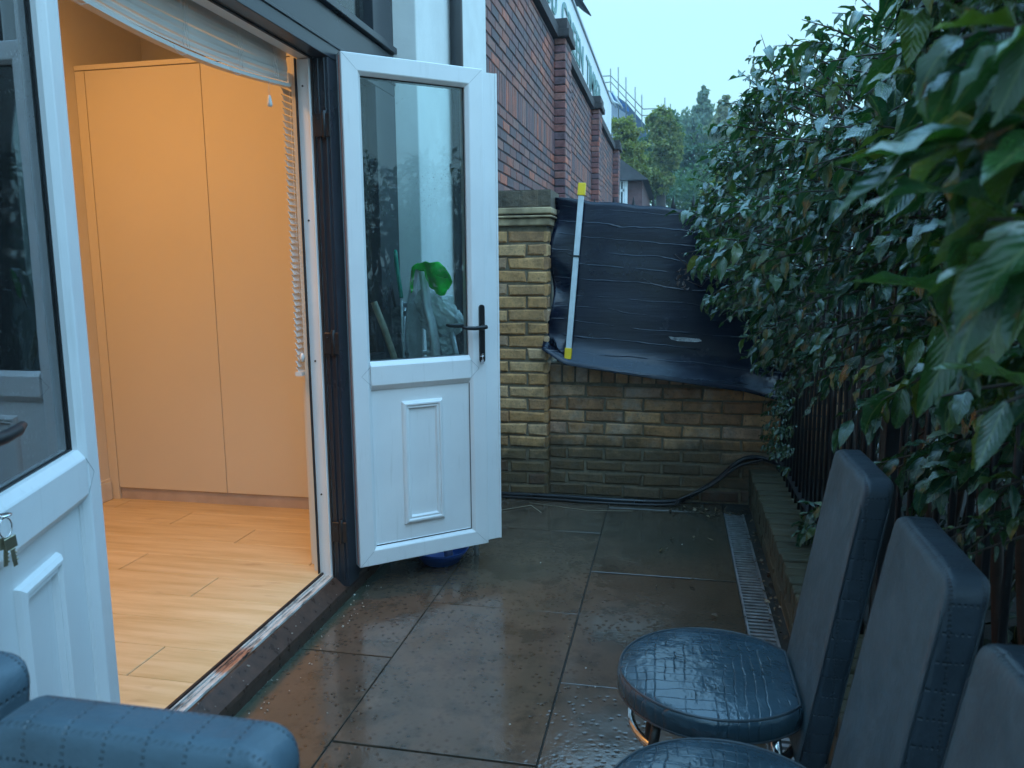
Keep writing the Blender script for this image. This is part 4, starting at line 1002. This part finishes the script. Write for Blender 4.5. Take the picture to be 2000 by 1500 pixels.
# ------------------------------------------------------------------ background trees and buildings
def tree(label, Y, crown, mats, n, ls, clumps, trunk_px, wisp=0.0, droop=0.0):
    """crown = list of (px, py, rx_px, ry_px) lobes at distance Y"""
    t = thing('tree', label, 'tree', group='trees beyond the far wall')
    k = Y/FPX; P = []
    cl = []
    for px, py, rx, ry in crown:
        c = at(px, py, Y=Y)
        for _ in range(int(clumps*1.9)):
            a = rng.normal(size=3); a /= np.linalg.norm(a); r = random.random()**.4
            cl.append((Vector((c.x+a[0]*rx*k*r*1.1, c.y+a[1]*rx*k*r, c.z+a[2]*ry*k*r*1.1)), rx*k*random.uniform(.07, .30)))
    per = max(3, n//len(cl)); D = []
    for c, r in cl:
        a = rng.normal(size=(per, 3)); a /= np.linalg.norm(a, axis=1, keepdims=True); rr = r*rng.random((per, 1))**.5
        q = np.array(c)+a*rr*[1, 1, .7+wisp]; P.append(q); D.append(a+[0, 0, -.3-droop*2])
    P = np.concatenate(P); D = np.concatenate(D); m_ = len(P); N = rng.normal(size=(m_, 3))+[0, -.3, .8]
    L_ = ls*rng.uniform(.6, 1.3, m_)
    V, F, UV = leaf_mesh(P, D, N, L_, L_*.6, rng.uniform(.2, 1, m_), np.full(m_, .3), 2)
    link('crown', np_mesh('crown', V, F, mats, UV, False), t)
    m = MB(); tx = at(trunk_px, 500, Y=Y); top = at(crown[0][0], crown[0][1]-crown[0][3]*.5, Y=Y)
    m.tube(spline([(tx.x, Y, -.1), (tx.x, Y, top.z*.4), (tx.x*.5+top.x*.5, Y, top.z*.7), top], 4), [.22]*4+[.16]*4+[.08]*4+[.02], 8, cap=False)
    for _ in range(5):
        c, r = random.choice(cl); b = Vector((tx.x, Y, max(1.5, c.z-r*3))); m.tube([b, b.lerp(c, .5)+Vector((0, 0, .1)), c], [.05, .03, .01], 5)
    m.build('trunk', TWIG, t, fix=False); return t
TM = lambda nm, a, b, c: mat_leaf(nm, [(0, a), (.5, b), (1, c)], .6, .3)
M1 = TM('tree_leaf_yellowish', (.15, .19, .06), (.26, .28, .09), (.40, .36, .13)); M2 = TM('tree_leaf_mid', (.10, .15, .06), (.22, .25, .09), (.38, .34, .14))
M3 = TM('tree_leaf_dark', (.05, .11, .07), (.07, .14, .08), (.13, .18, .08)); M4 = TM('tree_leaf_grey', (.15, .22, .18), (.20, .27, .20), (.27, .31, .20)); M5 = TM('tree_leaf_olive', (.18, .19, .11), (.26, .25, .15), (.36, .32, .19))
tree('tall wispy grey green tree rising highest behind the others', 46, [(1374, 195, 9, 24), (1370, 225, 18, 32), (1348, 250, 22, 34), (1390, 265, 30, 45), (1345, 290, 30, 55), (1368, 260, 24, 40)], M4, 12000, .20, 34, 1370, .8, .8)
tree('olive brown tree standing just right of the wispy tree', 40, [(1418, 225, 16, 34), (1412, 260, 24, 40), (1400, 305, 28, 60), (1440, 280, 30, 50)], M5, 9000, .20, 26, 1415, .5, .4)
tree('dark green tree between the yellowish tree and the olive tree', 34, [(1350, 320, 36, 60), (1300, 250, 26, 30), (1385, 340, 30, 60), (1290, 320, 40, 60), (1240, 300, 30, 40)], M3, 14000, .18, 34, 1350)
tree('rounded tree of stacked yellow green clumps above the spiked railings', 27, [(1290, 245, 22, 28), (1297, 300, 30, 34), (1283, 350, 30, 26), (1305, 270, 22, 26)], M2, 12000, .13, 30, 1290)
tree('yellow green tree right beside the end of the white shop sign', 24, [(1218, 255, 20, 26), (1232, 285, 24, 34), (1240, 330, 24, 24)], M1, 8000, .12, 28, 1235)
tree('light green bush in front of the far trees beside the hanging shrub', 14, [(1432, 370, 36, 40), (1400, 390, 26, 24), (1450, 330, 30, 34)], M2, 7000, .09, 26, 1430)
th = thing('thicket', 'dark undergrowth filling the gap under the far trees', 'bushes')
P = []
for _ in range(150):
    c = at(random.uniform(1195, 1520), random.uniform(335, 470), Y=31+random.uniform(-2, 2)); a = rng.normal(size=(90, 3)); a /= np.linalg.norm(a, axis=1, keepdims=True)
    P.append(np.array(c)+a*random.uniform(.4, .9)*rng.random((90, 1))**.4)
P = np.concatenate(P); n = len(P)
V, F, UV = leaf_mesh(P, rng.normal(size=(n, 3)), rng.normal(size=(n, 3))+[0, -.3, .8], rng.uniform(.12, .26, n), rng.uniform(.08, .14, n), rng.uniform(.2, 1, n), np.full(n, .3), 2)
link('foliage', np_mesh('foliage', V, F, M3, UV, False), th)
# small brick house far down the lane
sh = thing('brick_house', 'small brick house with white window beyond the end of the red wall', 'building')
a, b = at(1204, 400, Y=20), at(1254, 400, Y=20); zt = at(1230, 345, Y=20).z; zr = at(1213, 312, Y=20).z
m = MB(); m.box(a.x-2.5, b.x, 20, 26, 0, zt); m.build('wall', simple('far_brick', (.13, .065, .065), .8, .35, 6), sh)
m = MB(); m.add([(b.x+.15, 19.8, zt-.1), (b.x+.15, 26, zt-.1), (a.x+.1, 26, zr), (a.x+.1, 19.8, zr), (a.x-2.6, 19.8, zt-.1), (a.x-2.6, 26, zt-.1)], [(0, 1, 2, 3), (3, 2, 5, 4), (0, 3, 4), (1, 5, 2), (0, 4, 5, 1)]); m.build('roof', simple('far_slate', (.07, .065, .07), .7, .3, 8), sh)
w0, w1 = at(1207, 395, Y=19.97), at(1226, 349, Y=19.97)
m = MB(); m.ring(w0.x, w1.x, w0.z-.3, w1.z, [(0, 19.93), (.07, 19.93), (.07, 19.99), (0, 19.99)]); m.box(w0.x+.07, w1.x-.07, 19.94, 19.98, (w0.z+w1.z)/2-.03, (w0.z+w1.z)/2+.03); m.box((w0.x+w1.x)/2+.0, (w0.x+w1.x)/2+.04, 19.94, 19.98, w0.z-.2, w1.z-.07)
f = m.build('window', UPVC, sh); m = MB(); m.box(w0.x+.05, w1.x-.05, 19.97, 19.985, w0.z-.25, w1.z-.05); m.build('pane', simple('far_glass', (.06, .08, .09), .1), f)
# scaffolded house
S = lambda x, y: at(x, y, Y=36)
sf = thing('scaffolding', 'thin scaffold poles and guard rails standing over the blue roof', 'scaffolding')
for x, y0, y1 in ((1193, 134, 185), (1208, 131, 200), (1223, 151, 212), (1241, 170, 232), (1254, 185, 245), (1299, 191, 240), (1310, 203, 240)):
    m = MB(); m.tube([S(x, y1+30), S(x-.5, y0)], .026, 6); m.build('standard_pole', simple('scaffold_steel', (.22, .24, .22), .5) if 'scaffold_steel' not in bpy.data.materials else bpy.data.materials['scaffold_steel'], sf)
for pts in (((1172, 149), (1193, 148), (1256, 213)), ((1176, 162), (1193, 160), (1253, 226)), ((1256, 213), (1311, 211)), ((1253, 226), (1306, 222)), ((1297, 211), (1322, 238))):
    for p, q in zip(pts, pts[1:]): m = MB(); m.tube([S(*p), S(*q)], .024, 6); m.build('guard_rail', bpy.data.materials['scaffold_steel'], sf)
hb = thing('house', 'distant house under scaffolding with slate roof and blue sheeting', 'building')
def slab_px(mb, pts, Y, th=3.0):
    k = len(pts); vs = [at(x, y, Y=Y) for x, y in pts]+[at(x, y, Y=Y)+Vector((0, th, 0)) for x, y in pts]
    mb.add(vs, [tuple(range(k)), tuple(range(k, 2*k))]+[(i, (i+1) % k, k+(i+1) % k, k+i) for i in range(k)])
m = MB(); slab_px(m, [(1150, 150), (1188, 176), (1225, 202), (1262, 246), (1262, 330), (1150, 330)], 37, 6); m.build('roof', simple('slate_blue', (.07, .11, .17), .6, .3, 2), hb)
m = MB(); slab_px(m, [(1165, 170), (1198, 205), (1226, 224), (1235, 330), (1165, 330)], 36.6, .3); m.build('wall', simple('pale_gable', (.42, .44, .50), .7, .15, 1), hb)
m = MB()
for x, y in ((1192, 180), (1200, 186), (1207, 193), (1214, 200), (1220, 206)): slab_px(m, [(x, y), (x+7, y+4), (x+9, y+12), (x+1, y+9)], 36.4, .05)
m.build('blue_sheeting', simple('blue_sheet', (.02, .14, .42), .5, .3, 3), hb)
m = MB(); m.tube([S(1190, 180), S(1203, 210)], .05, 5); m.tube([S(1196, 178), S(1216, 212)], .05, 5); m.tube([S(1194, 196), S(1214, 206)], .05, 5); m.build('ladder', ALU, hb)

# ------------------------------------------------------------------ litter
n = 170
P = np.stack([rng.normal(.425, .018, n), rng.uniform(1.6, 4.4, n), rng.uniform(.002, .014, n)], 1); P[:40, 0] = rng.uniform(.0, .44, 40); P[:40, 1] = rng.uniform(4.22, 4.38, 40); P[40:50, 0] = rng.uniform(-.1, .3, 10); P[40:50, 1] = rng.uniform(2.9, 4.0, 10)
V, F, UV = leaf_mesh(P, rng.normal(size=(n, 3))*[1, 1, .15], rng.normal(size=(n, 3))*[.3, .3, 0]+[0, 0, 1], rng.uniform(.012, .045, n), rng.uniform(.006, .02, n), rng.uniform(-1, 1, n), rng.uniform(.1, .7, n), 4)
link('leaf_litter', np_mesh('leaf_litter', V, F, mat_leaf('litter_leaf', [(0, (.05, .03, .02)), (.5, (.09, .06, .035)), (.85, (.16, .11, .06)), (1, (.3, .27, .22))], .5, 0), UV), kind='stuff', label='small dead leaves and grit along the drain and wall')
m = MB()
for k in range(95):
    if k < 60: x, y, z = random.uniform(-1.30, -1.20), random.uniform(1.7, 3.0), .002
    elif k < 82: x, y = random.uniform(-1.35, -1.30), random.uniform(1.7, 2.8); z = .095-(x+1.35)*.8
    else: x, y, z = random.uniform(-1.2, .2), random.uniform(1.9, 3.8), .001
    r = random.uniform(.0008, .0030)*(1.6 if k % 17 == 0 else 1); M_ = Matrix.Translation((x, y, z+r*.5)) @ Matrix.Rotation(random.uniform(0, 3), 4, 'Z') @ Matrix.Rotation(random.uniform(0, 1), 4, 'X')
    m.box(-r, r, -r*.7, r*.7, -r*.5, r*.5, M_)
m.build('grit', simple('pale_grit', (.35, .34, .30), .8, .4, 200), kind='stuff', label='pale crumbs of grit scattered along the door sill')
m = MB(); m.tube([(-.98, 4.10, .003), (-.78, 4.25, .006), (-.70, 4.13, .004)], .0022, 5); m.tube([(-.80, 4.3, .004), (-.45, 4.22, .004), (-.2, 4.25, .004)], .0016, 5)
m.build('straw', simple('dry_straw', (.30, .25, .18), .7), label='bent dry straw lying on the paving in front of the hose', category='straw')

# ------------------------------------------------------------------ air
hz = MB(); hz.box(-70, 70, -20, 62, -1.3, 20)
hm = bpy.data.materials.new('haze'); hm.use_nodes = True; ht = hm.node_tree; ht.nodes.clear()
pv_ = ht.nodes.new('ShaderNodeVolumePrincipled'); pv_.inputs['Density'].default_value = .0022; pv_.inputs['Color'].default_value = (.72, .88, 1, 1)
ho = ht.nodes.new('ShaderNodeOutputMaterial'); ht.links.new(pv_.outputs[0], ho.inputs['Volume'])
hz.build('haze', hm, kind='stuff', label='pale evening mist between the patio and the far trees')
